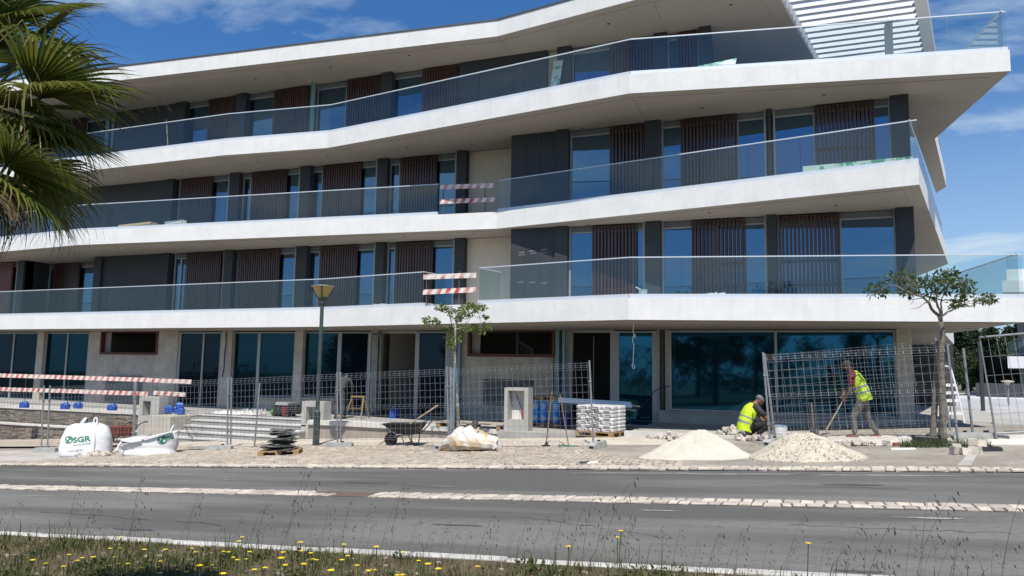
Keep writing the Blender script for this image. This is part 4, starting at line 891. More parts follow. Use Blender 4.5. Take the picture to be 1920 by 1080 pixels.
bucket(navy, 'plain navy blue bucket right of the stacked blue buckets', (xu(1061,22.6,.1),22.6,Z0+.06), .16, .38, prnt=False)
t = pallet(1.1,.8); x = xu(1022,22.7,.1); place(t, (x,22.75,Z0+.002), 0); tag(t, 'wooden pallet under the stacked blue buckets', 'pallet')
t = pallet(1.0,.7); place(t, (x-.05,22.75,Z0+.84), .05); tag(t, 'wooden pallet lying on top of the blue buckets', 'pallet')
# board platform on bearers behind the tan sack
pl = empty('board_platform', (xu(880,20.75,-.1),20.75,Z0), 'low platform of pale boards on timber bearers beside the tall cabinet', 'board platform')
x0, x1 = xu(816,20.9,0), xu(944,20.9,0)
for k in range(3): b = MB(); b.box(x0,20.85+.3*k,Z0+.12,x1-.1*k,21.13+.3*k,Z0+.15); b.build('board', greywood, pl)
for f in (.05,.5,.93): b = MB(); x = x0+(x1-x0)*f; b.box(x-.06,20.87,Z0,x+.06,21.7,Z0+.12); b.build('bearer', wood_m, pl)
# aluminium profiles lying across
pb = empty('profile_bundle', yp(1120,757,21.9), 'bundle of blue wrapped aluminium profiles resting above the cement pallet', 'profile bundle')
for k, (a, b, m_) in enumerate((((1047,748,21.6),(1183,757,21.75),channel_m),((1049,751,21.6),(1185,761,21.7),channel_m),((1046,746,21.75),(1200,762,21.95),greywood),((1060,752,21.8),(1193,770,21.9),greywood))):
    mb = MB(); mb.bar(yp(*a), yp(*b), .12, .10 if k < 2 else .04); mb.build('profile', mat('blue_film_profile', (.52,.63,.76), .35, .2) if k < 2 else m_, pb)
# striped boards
def stripe_mat(name, red, scale, off=0, faded=.0):
    mt = bpy.data.materials.new(name); mt.use_nodes = True; t = mt.node_tree; b = t.nodes['Principled BSDF']; b.inputs['Roughness'].default_value = .6
    tc_ = t.nodes.new('ShaderNodeTexCoord'); s_ = t.nodes.new('ShaderNodeSeparateXYZ'); t.links.new(tc_.outputs['Object'], s_.inputs[0])
    a_ = t.nodes.new('ShaderNodeMath'); a_.operation = 'MULTIPLY_ADD'; a_.inputs[1].default_value = -.5; t.links.new(s_.outputs[2], a_.inputs[0]); t.links.new(s_.outputs[0], a_.inputs[2])
    f_ = t.nodes.new('ShaderNodeMath'); f_.operation = 'MULTIPLY_ADD'; f_.inputs[1].default_value = scale; f_.inputs[2].default_value = off; t.links.new(a_.outputs[0], f_.inputs[0])
    fr_ = t.nodes.new('ShaderNodeMath'); fr_.operation = 'FRACT'; t.links.new(f_.outputs[0], fr_.inputs[0]); gt = t.nodes.new('ShaderNodeMath'); gt.operation = 'GREATER_THAN'; gt.inputs[1].default_value = .52; t.links.new(fr_.outputs[0], gt.inputs[0])
    nz = t.nodes.new('ShaderNodeTexNoise'); nz.inputs['Scale'].default_value = 2.5; nz.inputs['Detail'].default_value = 6; t.links.new(tc_.outputs['Object'], nz.inputs['Vector'])
    mr = t.nodes.new('ShaderNodeMapRange'); mr.inputs[1].default_value = .4; mr.inputs[2].default_value = .65; mr.inputs[3].default_value = 1; mr.inputs[4].default_value = .35-faded*.3; t.links.new(nz.outputs['Fac'], mr.inputs[0])
    mu = t.nodes.new('ShaderNodeMath'); mu.operation = 'MULTIPLY'; t.links.new(gt.outputs[0], mu.inputs[0]); t.links.new(mr.outputs[0], mu.inputs[1])
    x_ = t.nodes.new('ShaderNodeMix'); x_.data_type = 'RGBA'; x_.inputs[6].default_value = (.70,.66,.60,1); x_.inputs[7].default_value = (*red,1); t.links.new(mu.outputs[0], x_.inputs[0]); t.links.new(x_.outputs[2], b.inputs['Base Color']); return mt
red_w = stripe_mat('red_white_stripes', (.52,.05,.05), 3.1); red_f = stripe_mat('faded_stripes', (.45,.12,.08), 3.0, .3, 1)
rust = mat('rusty_rebar', (.10,.07,.055), .8)
def barrier(name_label, posts, boards, Y, zb, cat='barrier', group='red and white striped barriers'):
    t = empty('striped_barrier', (yp(posts[0][0],posts[0][1],Y).x,Y,zb), name_label, cat, group)
    for u, v in posts: q = yp(u,v,Y); mb = MB(); mb.tube([(xu(u-(3 if zb < 0 else .5),Y,zb),Y,zb),(q.x,Y,q.z)], .013 if zb < 0 else .018, 6); mb.build('post', rust if zb > 0 else darksteel, t)
    for u0_, v0, u1_, v1, m_ in boards:
        a, b = yp(u0_,v0,Y-.03), yp(u1_,v1,Y-.03); mb = MB(); mb.bar(a, b, .025, .16, up=(0,0,1)); mb.build('striped_board', m_, t)
    return t
YB = 21.95
barrier('long red and white barrier of two rails along the left terrace edge', [(49,702),(129,706),(210,709)], [(-60,702,120,707.5,red_w),(120,707.5,281,712.5,red_w),(-60,728,118,733,red_w),(118,733,277,738.5,red_w)], YB, Z0)
barrier('short red and white barrier of two rails ending at the double door', [(295,710),(345,712)], [(282,713,359,716,red_w),(288,736.5,348,740,red_f)], YB-.1, Z0)
zf1, zf2 = CZ[1]+FH, CZ[2]+FH
barrier('first floor striped barrier closing the gap in the glass', [(800,511),(861,508)], [(794,519.5,893,516,red_f),(793,548,893,543,red_w)], 21.25, zf1)
barrier('second floor striped barrier closing the gap in the glass', [(832,344),(910,341)], [(825,351,928,347.5,red_w),(825,378,928,374,red_w)], 23.25, zf2)
# blue water jugs weighing the barrier
def jug(loc, label, rz=0, sc=1):
    t = empty('water_jug', (0,0,0), label, 'water jug', 'blue water jugs on the terrace'); m_ = bl_m
    b = MB(); b.bbox(-.16,-.11,0,.16,.11,.2,.04); b.build('body', mat('blue_jug', (.015,.075,.36), .4), t) if 'JUG' not in globals() else None
    c = MB(); c.tube([(.1,0,.2),(.1,0,.235)], .035, 10); c.build('cap', black, t); h = MB(); h.tube([(-.1,0,.2),(-.08,0,.235),(.02,0,.235),(.05,0,.2)], .014, 6); h.build('handle', bl_m, t)
    return place(t, loc, rz, sc)
for u, v, rz, lab in ((45,764.5,.1,'blue water jug under the first barrier post from the left'),(122,767,0,'left of two touching blue water jugs on the terrace edge'),(146,766,-.1,'right of two touching blue water jugs on the terrace edge'),(210,769.5,.05,'blue water jug under the third barrier post'),(306,773,.1,'blue water jug right beside the left cabinet'),(318,773.5,.2,'middle blue water jug between cabinet and short barrier post'),(337,776,.0,'blue water jug under the short barrier, in front of the door')):
    q = zp(u, v, Z0); jug((q.x, min(q.y,22.4), Z0), lab, rz, 1.05)
q = zp(335,776,Z0); jug((q.x,q.y+.03,Z0+.21), 'blue water jug standing on top of another one', .7, .85)
q = zp(713,787,Z0); jug((q.x,23.4,Z0), 'upright blue jug beside the open glass door', 1.2, (1,1,1.7))
# ================================================================== TOOLS AND CLUTTER
def tool(name, pts, r, m, label, cat, head=None, hm=None):
    t = empty(name, pts[0], label, cat); mb = MB(); mb.tube(pts, r, 8); mb.build('handle', m, t)
    if head: head.build('head', hm, t)
    return t
handle_wood = mat('worn_handle', (.20,.12,.07), .7); palew = mat('pale_handle', (.48,.38,.24), .7)
a = gp(1024,838); hd = MB(); hd.lathe([(.11,0),(.11,.015),(.03,.04),(.025,.1)], (a.x,a.y,a.z+.025), 12); tool('tamper', [a+Vector((0,0,.06)), yp(1035,733,a.y+.25)], .018, handle_wood, 'dark tamper with round iron foot leaning near the blue buckets', 'tamper', hd, black)
a = gp(1066,839); hd = MB(); hd.box(a.x-.26,a.y-.03,a.z+.02,a.x+.26,a.y+.03,a.z+.055)
for k in range(14): hd.box(a.x-.25+.037*k,a.y-.01,a.z+.0,a.x-.24+.037*k,a.y+.01,a.z+.03)
tool('rake', [a+Vector((0,0,.05)), yp(1050,739,a.y+.3)], .014, handle_wood, 'wide green headed rake leaning left of the cement pallet', 'rake', hd, mat('green_rake', (.06,.16,.12), .6))
a = gp(1527,822); hd = MB(); hd.hexa([a+Vector((-.1,-.04,-.02)),a+Vector((.1,-.04,-.02)),a+Vector((.1,.02,-.02)),a+Vector((-.1,.02,-.02)),a+Vector((-.1,-.01,.26)),a+Vector((.1,-.01,.26)),a+Vector((.1,.03,.26)),a+Vector((-.1,.03,.26))]); tool('shovel', [a+Vector((0,.02,.1)), yp(1521,755,a.y+.1)], .022, handle_wood, 'upright shovel stuck in the ground behind the right sand pile', 'shovel', hd, darksteel)
x, y = c3[2]+.5*(c3[3]-c3[2]), 20.95
hd = MB(); hd.tube([(x+.17,y-.02,c3[4]+.02),(x+.11,y+.0,c3[4]+.30)], .032, 8); tool('bolt_cutter', [(x+.13,y,c3[4]+.2),(x-.10,y+.05,c3[5]-.12)], .015, black, 'black bar with red grips standing in the tall cabinet niche', 'bolt cutter', hd, mat('red_grip', (.28,.02,.03), .5))
a = gp(834,815); tube_thing('wooden_stake', [(a.x-.02,18.5,gz(a.x)), yp(821,760,18.7)], .022, palew, 'pale wooden stick leaning left of the thin tree', 'stick')
a = yp(884,806,19.6); mb = MB(); mb.hexa([a+Vector((-.11,-.06,-.2)),a+Vector((.03,-.06,-.2)),a+Vector((.03,.06,-.2)),a+Vector((-.11,.06,-.2)),a+Vector((.05,-.07,.26)),a+Vector((.19,-.07,.24)),a+Vector((.19,.07,.24)),a+Vector((.05,.07,.26))]); mb.box(a.x+.07,a.y-.08,a.z+.1,a.x+.13,a.y-.06,a.z+.15)
tag(mb.build('post_socket', mat('dark_grey_plastic', (.09,.09,.09), .6), None, 'base'), 'dark grey plastic post socket leaning behind the tan sack', 'post socket')
# bucket by the crouching worker
p = gp(1462,826); t = bucket(mat('blue_white_bucket', (.05,.20,.45), .3, col2=(.62,.65,.68), ns=5, lo=.45, hi=.6), 'half filled translucent white and blue bucket beside the crouching worker', (p.x,p.y+.15,p.z+.02), .19, .34, None, False)
bpy.data.objects[t.children[1].name].data.materials[0] = white_p
# saw table and sheets on the terrace
q = zp(508,783,Z0); sw = empty('tile_saw', (q.x,21.95,Z0), 'black and red tile cutting saw with silver table on the terrace', 'tile saw'); x = q.x
for nm, bx, m_ in (('body',(x-.42,21.8,Z0+.06,x+.28,22.25,Z0+.38),black),('side_panel',(x+.02,21.785,Z0+.06,x+.16,21.8,Z0+.36),mat('red_plastic',(.22,.02,.02),.4)),('table',(x-.30,21.78,Z0+.40,x+.22,22.2,Z0+.50),mat('bright_alu',(.62,.62,.62),.3,.6)),('motor',(x+.28,21.9,Z0+.1,x+.55,22.15,Z0+.42),black),('guide',(x+.1,22.0,Z0+.42,x+.75,22.05,Z0+.45),darksteel)):
    b = MB(); b.bbox(*bx, .02); b.build(nm, m_, sw)
for dx in (-.36,.22): b = MB(); b.box(x+dx,21.84,Z0,x+dx+.06,22.2,Z0+.06); b.build('leg', black, sw)
def sheet_heap(name, uv, Y, m_, label, cat, h=.12, z=Z0, seed=1):
    r = random.Random(seed); x0, x1 = xu(uv[0],Y,z), xu(uv[1],Y,z); nx, ny = 14, 7; mb = MB(); D = .7
    top = [[(x0+(x1-x0)*i/nx, Y+D*j/ny, z+.02+(h*abs(math.sin(i*1.3+j*.9+seed))*r.uniform(.4,1) if 0 < i < nx and 0 < j < ny else .005)) for i in range(nx+1)] for j in range(ny+1)]
    b = len(mb.v); mb.v += [p for row in top for p in row]+[(p[0],p[1],p[2]-.012) for row in top for p in row]; o2 = (nx+1)*(ny+1)
    for j in range(ny):
        for i in range(nx): k = j*(nx+1)+i; mb.f += [(k,k+1,k+nx+2,k+nx+1),(o2+k,o2+k+nx+1,o2+k+nx+2,o2+k+1)]; mb.m += [0,0]
    return tag(mb.build(name, m_, None, 'base'), label, cat)
sheet_heap('plastic_sheet', (394,446), 21.5, white_p, 'crumpled white plastic sheet at the top of the steps', 'plastic sheet', .10)
sheet_heap('plastic_sheet', (442,478), 21.7, mat('dirty_white_sheet', (.55,.53,.50), .7), 'rolled dirty white sheet beside the tile saw', 'plastic sheet', .24, seed=4)
b = MB(); q = zp(487,782,Z0); b.lathe([(.05,0),(.13,.05),(.15,.13),(.13,.22),(.05,.25)], (q.x,22.0,Z0), 12); tag(b.build('green_canister', mat('bright_green', (.06,.28,.04), .5), None, 'base', smooth=True), 'bright green round canister left of the tile saw', 'canister')
# trestles
def trestle(u0_, u1_, vt, label, m_=mat('trestle_wood', (.25,.18,.09), .75)):
    Y = 22.3; x0, x1 = xu(u0_,Y,.2), xu(u1_,Y,.2); z1 = yp((u0_+u1_)/2,vt,Y).z; t = empty('trestle', ((x0+x1)/2,Y,Z0), label, 'trestle', 'wooden trestles on the terrace')
    b = MB(); b.bar((x0,Y+.3,z1),(x1,Y+.3,z1), .07, .06); b.build('top_beam', m_, t)
    for x, dx in ((x0+.06,-.1),(x1-.06,.1)):
        for s in (-1,1): b = MB(); b.bar((x,Y+.3,z1-.02),(x+dx,Y+.3+s*.28,Z0), .045, .03); b.build('leg', m_, t)
    b = MB(); b.bar((x0-.03,Y+.15,Z0+.35),(x1+.03,Y+.15,Z0+.35), .04, .02); b.build('stretcher', m_, t); return t
trestle(648,675,744,'light wooden trestle in front of the dark bending worker'); trestle(615,628,746,'dark wooden trestle left of the dark bending worker', mat('dark_trestle', (.07,.055,.04), .75))
# step ladder
sl_ = empty('step_ladder', gp(1790,800), 'white step ladder with rounded top rail behind the right tree', 'step ladder'); Y = 20.6
A = lambda u, v, dy=0: yp(u, v, Y+dy)
mb = MB(); mb.tube([A(1808,793),A(1795,735),A(1783,692),A(1779,687.5),A(1771,686.5),A(1768,690)], .022, 8); mb.tube([A(1775,793),A(1772,760),A(1768,735),A(1766,690)], .02, 8); mb.build('side_rails', white_p, sl_)
for v0 in (722,736.5,751,775): mb = MB(); f = (v0-690)/103; mb.bar(A(1768+6*f,v0), A(1783+24*f,v0), .07, .025, up=(0,1,0)); mb.build('step', white_p, sl_)
mb = MB(); mb.tube([A(1782,790,.7),A(1782,735,.4),A(1781,690,.05)], .016, 6); mb.tube([A(1800,775,.75),A(1782,775,.7)], .012, 6); mb.build('rear_leg', steel, sl_)
# hanging cable and black cables
pts = [zp(1187.5,604,2.98)]; Y = pts[0].y
for u, v in ((1188,612),(1187,622),(1189,630),(1191,634),(1192,629),(1190,626),(1187,632),(1186,640),(1189,647),(1188,655),(1187.5,668),(1187,680),(1185.5,684),(1186,690),(1189,691),(1190.5,687),(1188.5,683)): pts.append(yp(u,v,Y))
tube_thing('hanging_cable', pts, .011, white_p, 'loose white cable with looped end hanging from the balcony underside', 'cable', 6)
pts = [yp(*q) for q in ((1256,724,24.2),(1240,727,24.1),(1226,735,23.9),(1218,748,23.4),(1200,765,22.6),(1183,778,21.9),(1179,789,21.6),(1183,800,21.5),(1200,806,21.3),(1228,809,21.2))]
tube_thing('black_cable', pts, .016, black, 'black cable drooping from the shop window to the paving', 'cable', 6)
pts = [yp(*q) for q in ((424,621,24.4),(424,640,24.38),(421,665,24.37),(420,690,24.36),(417,706,24.35))]
tube_thing('black_cable', pts, .022, black, 'black cable with plug hanging on the pillar right of the double door', 'cable', 6)
pts = [zp(*q) for q in ((376,779,Z0+.02),(360,781,Z0+.02))]+[yp(*q) for q in ((350,790,21.0),(348,800,20.6),(353,812,20.2),(362,822,19.8))]; tube_thing('grey_hose', pts, .012, darksteel, 'thin dark hose hanging down over the concrete steps', 'hose', 6)
# things left on the balconies
def on_slab(u, v, Y): return yp(u, v, Y)
board_m = mat('green_marbled_board', (.62,.70,.66), .6, col2=(.08,.34,.22), ns=3.2, lo=.5, hi=.56)
Y = 21.0; a, b = yp(1507,316,21.35), yp(1714,297,20.95)
mb = MB(); mb.bar(a+Vector((0,.2,0)), b+Vector((0,.2,0)), .3, .15); tag(mb.build('insulation_board', board_m, None, 'base'), 'long green marbled insulation boards lying on the right balcony', 'insulation board')
zf3 = CZ[3]+FH; x0 = xu(1026,23.6,zf3+1); mb = MB(); mb.hexa([(x0,23.5,zf3),(x0+.33,23.5,zf3),(x0+.33,23.53,zf3),(x0,23.53,zf3),(x0+.02,24.28,zf3+2.3),(x0+.35,24.28,zf3+2.3),(x0+.35,24.31,zf3+2.3),(x0+.02,24.31,zf3+2.3)]); tag(mb.build('plasterboard_strip', board_m, None, 'base'), 'green marbled plasterboard strip leaning on the top floor wall', 'plasterboard')
a, b, c_ = yp(1308,124,22.0), yp(1379,120,22.0), yp(1381,109,22.2); mb = MB(); mb.prism([(0,0),(1,0),(1,1)], 0, .02)
mb = MB(); d3 = Vector((0,.03,0)); mb.add([a,b,c_,a+d3,b+d3,c_+d3], [(0,1,2),(5,4,3),(0,3,4,1),(1,4,5,2),(2,5,3,0)]); tag(mb.build('cut_board', board_m, None, 'base'), 'triangular pale green board offcut on the top right terrace', 'board')
a = yp(316,268,22.7); tool('broom', [Vector((a.x,22.7,zf3+.05)), yp(312,224,22.75)], .014, palew, 'broom leaning against the top floor glass', 'broom', (lambda h: (h.box(a.x-.16,22.66,zf3+.0,a.x+.16,22.74,zf3+.09), h)[1])(MB()), handle_wood)
def small_box(u0_, u1_, vt, vb, Y, name, m_, label, cat, dp=.3, tilt=0):
    a, b = yp(u0_, vb, Y), yp(u1_, vt, Y); mb = MB(); mb.hexa([(a.x,Y,a.z),(b.x,Y,a.z+tilt),(b.x,Y+dp,a.z+tilt),(a.x,Y+dp,a.z),(a.x,Y+.02,b.z),(b.x,Y+.02,b.z+tilt),(b.x,Y+dp,b.z+tilt),(a.x,Y+dp,b.z)]); return tag(mb.build(name, m_, None, 'base'), label, cat)
card = mat('cardboard', (.38,.29,.19), .8)
small_box(221,281,417.5,426,22.75,'cardboard_sheet',card,'flat brown cardboard behind the second floor glass','cardboard',.4,.05)
small_box(308,339,414,421,22.75,'paper_sheet',white_p,'white paper sheet behind the second floor glass','paper',.3,.06)
q = yp(1205,553,20.3); t = bucket(mat('paint_pail', (.50,.56,.60), .4), 'small paint pail on the first floor balcony corner', (q.x,20.35,zf1+.12), .13, .17, None, False)
mb = MB(); mb.tube([(q.x-.2,20.33,zf1+.36),(q.x-.02,20.35,zf1+.27)], .016, 6); mb.build('brush', white_p, t)
sheet_heap('white_rag', (1320,1360), 20.6, white_p, 'crumpled white rag on the first floor balcony', 'rag', .09, zf1+.12, 3); sheet_heap('white_rag', (698,722), 21.9, white_p, 'small white rag near the gap in the first floor glass', 'rag', .09, zf1+.1, 6)
mb = MB(); q = yp(899,556,21.3); mb.lathe([(.035,0),(.05,.16),(.045,.16)], (q.x,21.35,zf1+.02), 10); tag(mb.build('paper_cup', white_p, None, 'base'), 'white cup standing behind the first floor glass end', 'cup')
mb = MB(); q = yp(945,388,23.4); mb.lathe([(.05,0),(.05,.12),(.03,.14)], (q.x,23.4,zf2+.02), 10); tag(mb.build('paint_tin', white_p, None, 'base'), 'small white tin at the glass end on the second floor', 'tin')
# ================================================================== SAND PILES AND STONES
sandp = mat('fine_pale_sand', (.60,.55,.465), .95, spec=.1, col2=(.52,.475,.40), ns=2.5, col3=(.68,.64,.56), ns3=14, f3=.5, bump=.5, bs=60)
sandc = mat('coarse_pale_gravel', (.58,.52,.42), .95, spec=.1, col2=(.47,.42,.335), ns=6, col3=(.68,.62,.52), ns3=22, f3=.7, bump=1.0, bs=45)
def pile(u, v, rx, ry, h, m_, seed, rough, label, peak=(0,0), powr=1.15, gran=0):
    p = gp(u, v); r = random.Random(seed); mb = MB(); K, n = 22, 56; cy = p.y+ry*.75; cx = xu(u,cy,p.z+.2); ph = [r.uniform(0,6.28) for _ in range(6)]; rings = []; SC_ = [(r.uniform(-.6,.6),r.uniform(-.75,-.1),r.uniform(.10,.22),r.uniform(.10,.24)*r.choice((1,1,-.7))) for _ in range(9)]
    for i in range(K+1):
        t_ = i/K; ring = []
        for j in range(n):
            a = 2*math.pi*j/n; ed = 1+.07*math.sin(2*a+ph[0])+.05*math.sin(3*a+ph[1])+.03*math.sin(7*a+ph[2])
            x = cx+peak[0]*(1-t_)+rx*t_*ed*math.cos(a); y = cy+peak[1]*(1-t_)+ry*t_*ed*math.sin(a)
            z = h*(1-t_)**powr*(1-.12*math.exp(-((t_)/.12)**2)) + rough*(.6*math.sin(6*a+9*t_+ph[3])+.5*math.sin(11*a-14*t_+ph[4])+.5*math.sin(19*a+25*t_))*t_*(1-t_)*3 + r.uniform(-rough,rough)*.35*(1 if 0 < i < K else 0)
            for gx_, gy_, gr_, gd_ in SC_: z -= h*gd_*math.exp(-(((x-cx)/rx-gx_)**2+((y-cy)/ry-gy_)**2)/gr_**2)*(1-t_)
            ring.append((x, y, gz(x)+.015+max(0 if i < K else -.03, z)))
        rings.append(ring)
    mb.loft(rings[::-1], cap=True); o = mb.build('sand_pile', m_, None, (cx,cy,gz(cx)), smooth=True); tag(o, label, 'sand pile', 'pale sand piles on the pavement')
    return o, (cx,cy,rx,ry,h,powr)
o1, g1 = pile(1306, 864, 1.08, .85, .64, sandp, 3, .02, 'smooth pale sand pile with one sharp peak', (.05,0), 1.12)
o2, g2 = pile(1512, 868, 1.0, .8, .54, sandc, 8, .03, 'coarse lumpy pale gravel pile between the two workers', (-.10,.1), .92)
# gravel grains on the coarse pile
mb = MB(); r = random.Random(4)
for _ in range(700):
    a = r.uniform(0,6.28); t_ = math.sqrt(r.uniform(.02,1.25)); x = g2[0]-.12*(1-min(1,t_))+g2[2]*t_*math.cos(a); y = g2[1]+g2[3]*t_*math.sin(a); z = gz(x)+.02+g2[4]*max(0,1-t_)**.92; s = r.uniform(.008,.02)
    mb.ball((x,y,z), (s,s*r.uniform(.7,1),s*r.uniform(.5,.8)), 5, 3, .2)
tag(mb.build('gravel', sandc, o2), kind='stuff')
def stone_mesh(k):
    q = random.Random(k); mb = MB(); P = [(sx*.5*q.uniform(.75,1.1),sy*.5*q.uniform(.75,1.1),sz*.5*q.uniform(.75,1.1)) for sz in (-1,1) for sx, sy in ((-1,-1),(1,-1),(1,1),(-1,1))]
    mb.hexa(P); me = bpy.data.meshes.new('stone'); me.from_pydata(mb.v,[],mb.f); return me
st_m = per_object(mat('cut_limestone', (.55,.50,.43), .85, col2=(.42,.38,.33), ns=8, bump=.4), .22); STM = [stone_mesh(k) for k in range(9)]
for s_ in STM: s_.materials.append(st_m)
def heap(label, u, v, n, sx, sy, h, size=.1, seed=1, dy=0):
    p = gp(u, v); p.y += dy; t = empty('stone_heap', p, label, 'stone heap', 'heaps of loose limestone setts'); r = random.Random(seed)
    for _ in range(n):
        dx, dy_ = r.gauss(0,.45), r.gauss(0,.45); k = math.exp(-(dx*dx+dy_*dy_)*1.3); s = size*r.uniform(.75,1.25); x, y = p.x+dx*sx, p.y+dy_*sy
        inst('stone', r.choice(STM), t, (x, y, gz(x)+.03+s*.3+r.uniform(0,1)*h*k), (r.uniform(-.6,.6),r.uniform(-.6,.6),r.uniform(0,6.3)), (s,s*r.uniform(.8,1.2),s*.9))
    return t
heap('scatter of loose stones left of the smooth sand pile', 1252, 826, 46, .45, .4, .16, .105, 3)
heap('heap of loose stones left of the crouching worker', 1370, 821, 58, .5, .35, .24, .10, 4)
heap('loose stones in front of the crouching worker', 1420, 828, 46, .75, .16, .06, .10, 5)
heap('few stones behind the blue bucket', 1492, 820, 14, .35, .2, .05, .09, 6)
heap('stones and rubble at the foot of the full white bag', 182, 858, 26, .55, .22, .06, .12, 7, .05)
heap('loose broken stones between the two white bags', 222, 851, 14, .4, .2, .05, .12, 9)
heap('broken stones along the edge right of the gravel pile', 1600, 838, 16, 1.1, .12, .03, .12, 12)
for k, (u, v, dz, s, lab) in enumerate(((1797,855,0,.24,'front left'),(1813,856,0,.22,'front middle'),(1832,855,0,.27,'front right, biggest'),(1795,846,.0,.2,'back left'),(1806,845,.2,.22,'on top of the others'),(1824,846,.19,.17,'small one on top'))):
    p = gp(u, v); o = bpy.data.objects.new('limestone_block', STM[k]); C.objects.link(o); o.location = (p.x, p.y+.1 if dz == 0 else gp(u,855).y+.12, gz(p.x)+.02+s*.28+dz*.8); o.scale = (s*.82,s*.66,s*.6); o.rotation_euler = (0,random.uniform(-.1,.1),random.uniform(-.4,.4)); ORG[o.name] = Vector(o.location)
    tag(o, f'pale limestone block, {lab}, at the right fence foot', 'stone block', 'limestone blocks at the right fence foot')
# small litter
def litter(u, v, w, d, h, m_, name, label, cat, rz=0):
    p = gp(u, v); mb = MB(); mb.bbox(-w/2,-d/2,0,w/2,d/2,h,.01); o = mb.build(name, m_); place(o, (p.x,p.y,gz(p.x)+.022), rz, ry=AG); return tag(o, label, cat)
litter(1693,845,.46,.14,.03,white_p,'white_strip','white plastic strip lying near the right tree','strip',.08)
litter(1110,873,.22,.16,.05,white_p,'crushed_packet','crushed white packet lying on the far kerb setts','packet',.5); litter(1096,873.5,.18,.1,.06,black,'black_wrapper','black wrapper beside the white packet on the kerb','wrapper',.2)
litter(1680,838,.11,.09,.07,mat('broken_brick',(.30,.09,.06),.85),'broken_brick','broken red brick at the edge left of the right tree','brick',.5)
litter(1610,829,.5,.25,.03,white_p,'white_sack','flat white sack under the feet of the standing worker','sack',.1)
litter(385,846,1.2,.3,.04,mat('dark_sheet',(.08,.08,.08),.6),'dark_sheet','dark rubber sheet behind the slumped white bag','rubber sheet',.05)
p = gp(1893,806); mb = MB(); mb.ball((p.x-.1,21.6,.14), (.3,.25,.17), 12, 8, .12); mb.ball((p.x+.25,21.6,.10), (.28,.22,.12), 12, 8, .12); tag(mb.build('rubbish_bag', black, None, 'base'), 'black rubbish bag on the paving at the far right', 'rubbish bag')
mb = MB(); mb.bar((3.9,22.5,.22),(7.6,22.9,.30), .03, .03); tag(mb.build('steel_bar', darksteel, None, 'base'), 'long dark bar lying on the right paving', 'bar')
mb = MB(); mb.bar((5.0,26.5,.27),(9.5,27.2,.28), .5, .05); tag(mb.build('timber_planks', handle_wood, None, 'base'), 'brown planks lying on the white plaza', 'planks')
# tree surround of black rubber at the right tree
for k, (u, v, w, lab) in enumerate(((1738,836,.5,'left'),(1775,828,.75,'right'))):
    p = gp(u, v); mb = MB(); mb.bbox(p.x-w/2,p.y-.0,p.z,p.x+w/2,p.y+.3,p.z+.2-.06*k,.03); tag(mb.build('rubber_block', black, None, 'base'), f'black rubber block at the {lab} side of the right tree base', 'rubber block')
# ================================================================== BACKGROUND RIGHT
nb = empty('white_villa', (18,60,0), 'white terraced house with glass balconies behind the right edge', 'house')
nbm = mat('villa_render', (.66,.67,.69), .8, col2=(.6,.61,.63), ns=.3)
def NB(u, v, Y=60): return yp(u, v, Y)
for (u0_, v0, v1, Y) in ((1888,505,528,60),(1880,526,548,58),(1890,668,690,60)):
    a, b = NB(u0_,v1,Y), NB(u0_,v0,Y); mb = MB(); mb.prism([(a.x,Y),(a.x+14,Y),(a.x+14,Y+9),(a.x+9*a.x/Y,Y+9)],a.z,b.z); mb.build('terrace_slab', nbm, nb)
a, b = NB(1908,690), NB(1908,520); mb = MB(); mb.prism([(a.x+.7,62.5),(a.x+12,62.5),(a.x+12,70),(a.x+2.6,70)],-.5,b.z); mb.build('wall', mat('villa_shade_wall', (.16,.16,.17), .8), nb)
for (u0_, v0, v1, Y) in ((1887,478,505,60.1),(1891,640,668,60.1)):
    a, b = NB(u0_,v1,Y), NB(u0_,v0,Y)
    for k in range(5): mb = MB(); mb.box(a.x+2.2*k+.02,Y,a.z,a.x+2.2*k+2.18,Y+.03,b.z); mb.build('glass_panel', rail_glass, nb)
hd_ = mat('dark_hoarding', (.05,.053,.065), .8); a, b = zp(1828,748,.2), zp(1828,748,.2)
Yh = 56.0; x0 = xu(1829,Yh,1.2); z1 = yp(1835,718,Yh).z; hb = empty('dark_hoarding', (x0,Yh,.2), 'dark mesh hoarding in front of the trees at the right', 'hoarding')
for k in range(6): mb = MB(); mb.box(x0+2.5*k+.015,Yh,-.2,x0+2.5*k+2.485,Yh+.06,z1); mb.build('hoarding_panel', hd_, hb)
mb = MB(); a = yp(1828,768,34); b = yp(1920,790,33); mb.box(x0-3,Yh-3.2,.2,x0+12,Yh-3.0,.42); tag(mb.build('low_white_wall', nbm, None, 'base'), 'low white wall in front of the dark hoarding', 'wall')
p = yp(1889,713,40); gl_ = empty('garden_lamp', (p.x,40,.2), 'small garden lamp with flat disc top before the hoarding', 'garden lamp'); mb = MB(); mb.tube([(p.x,40,.2),(p.x,40,p.z-.1)], .035, 8); mb.build('pole', steel, gl_); mb = MB(); mb.lathe([(.05,-.22),(.1,-.12),(.27,-.06),(.27,-.03),(.03,.0)], (p.x,40,p.z), 14); mb.build('lamp_shade', mat('cream_lamp', (.6,.55,.45), .5), gl_)
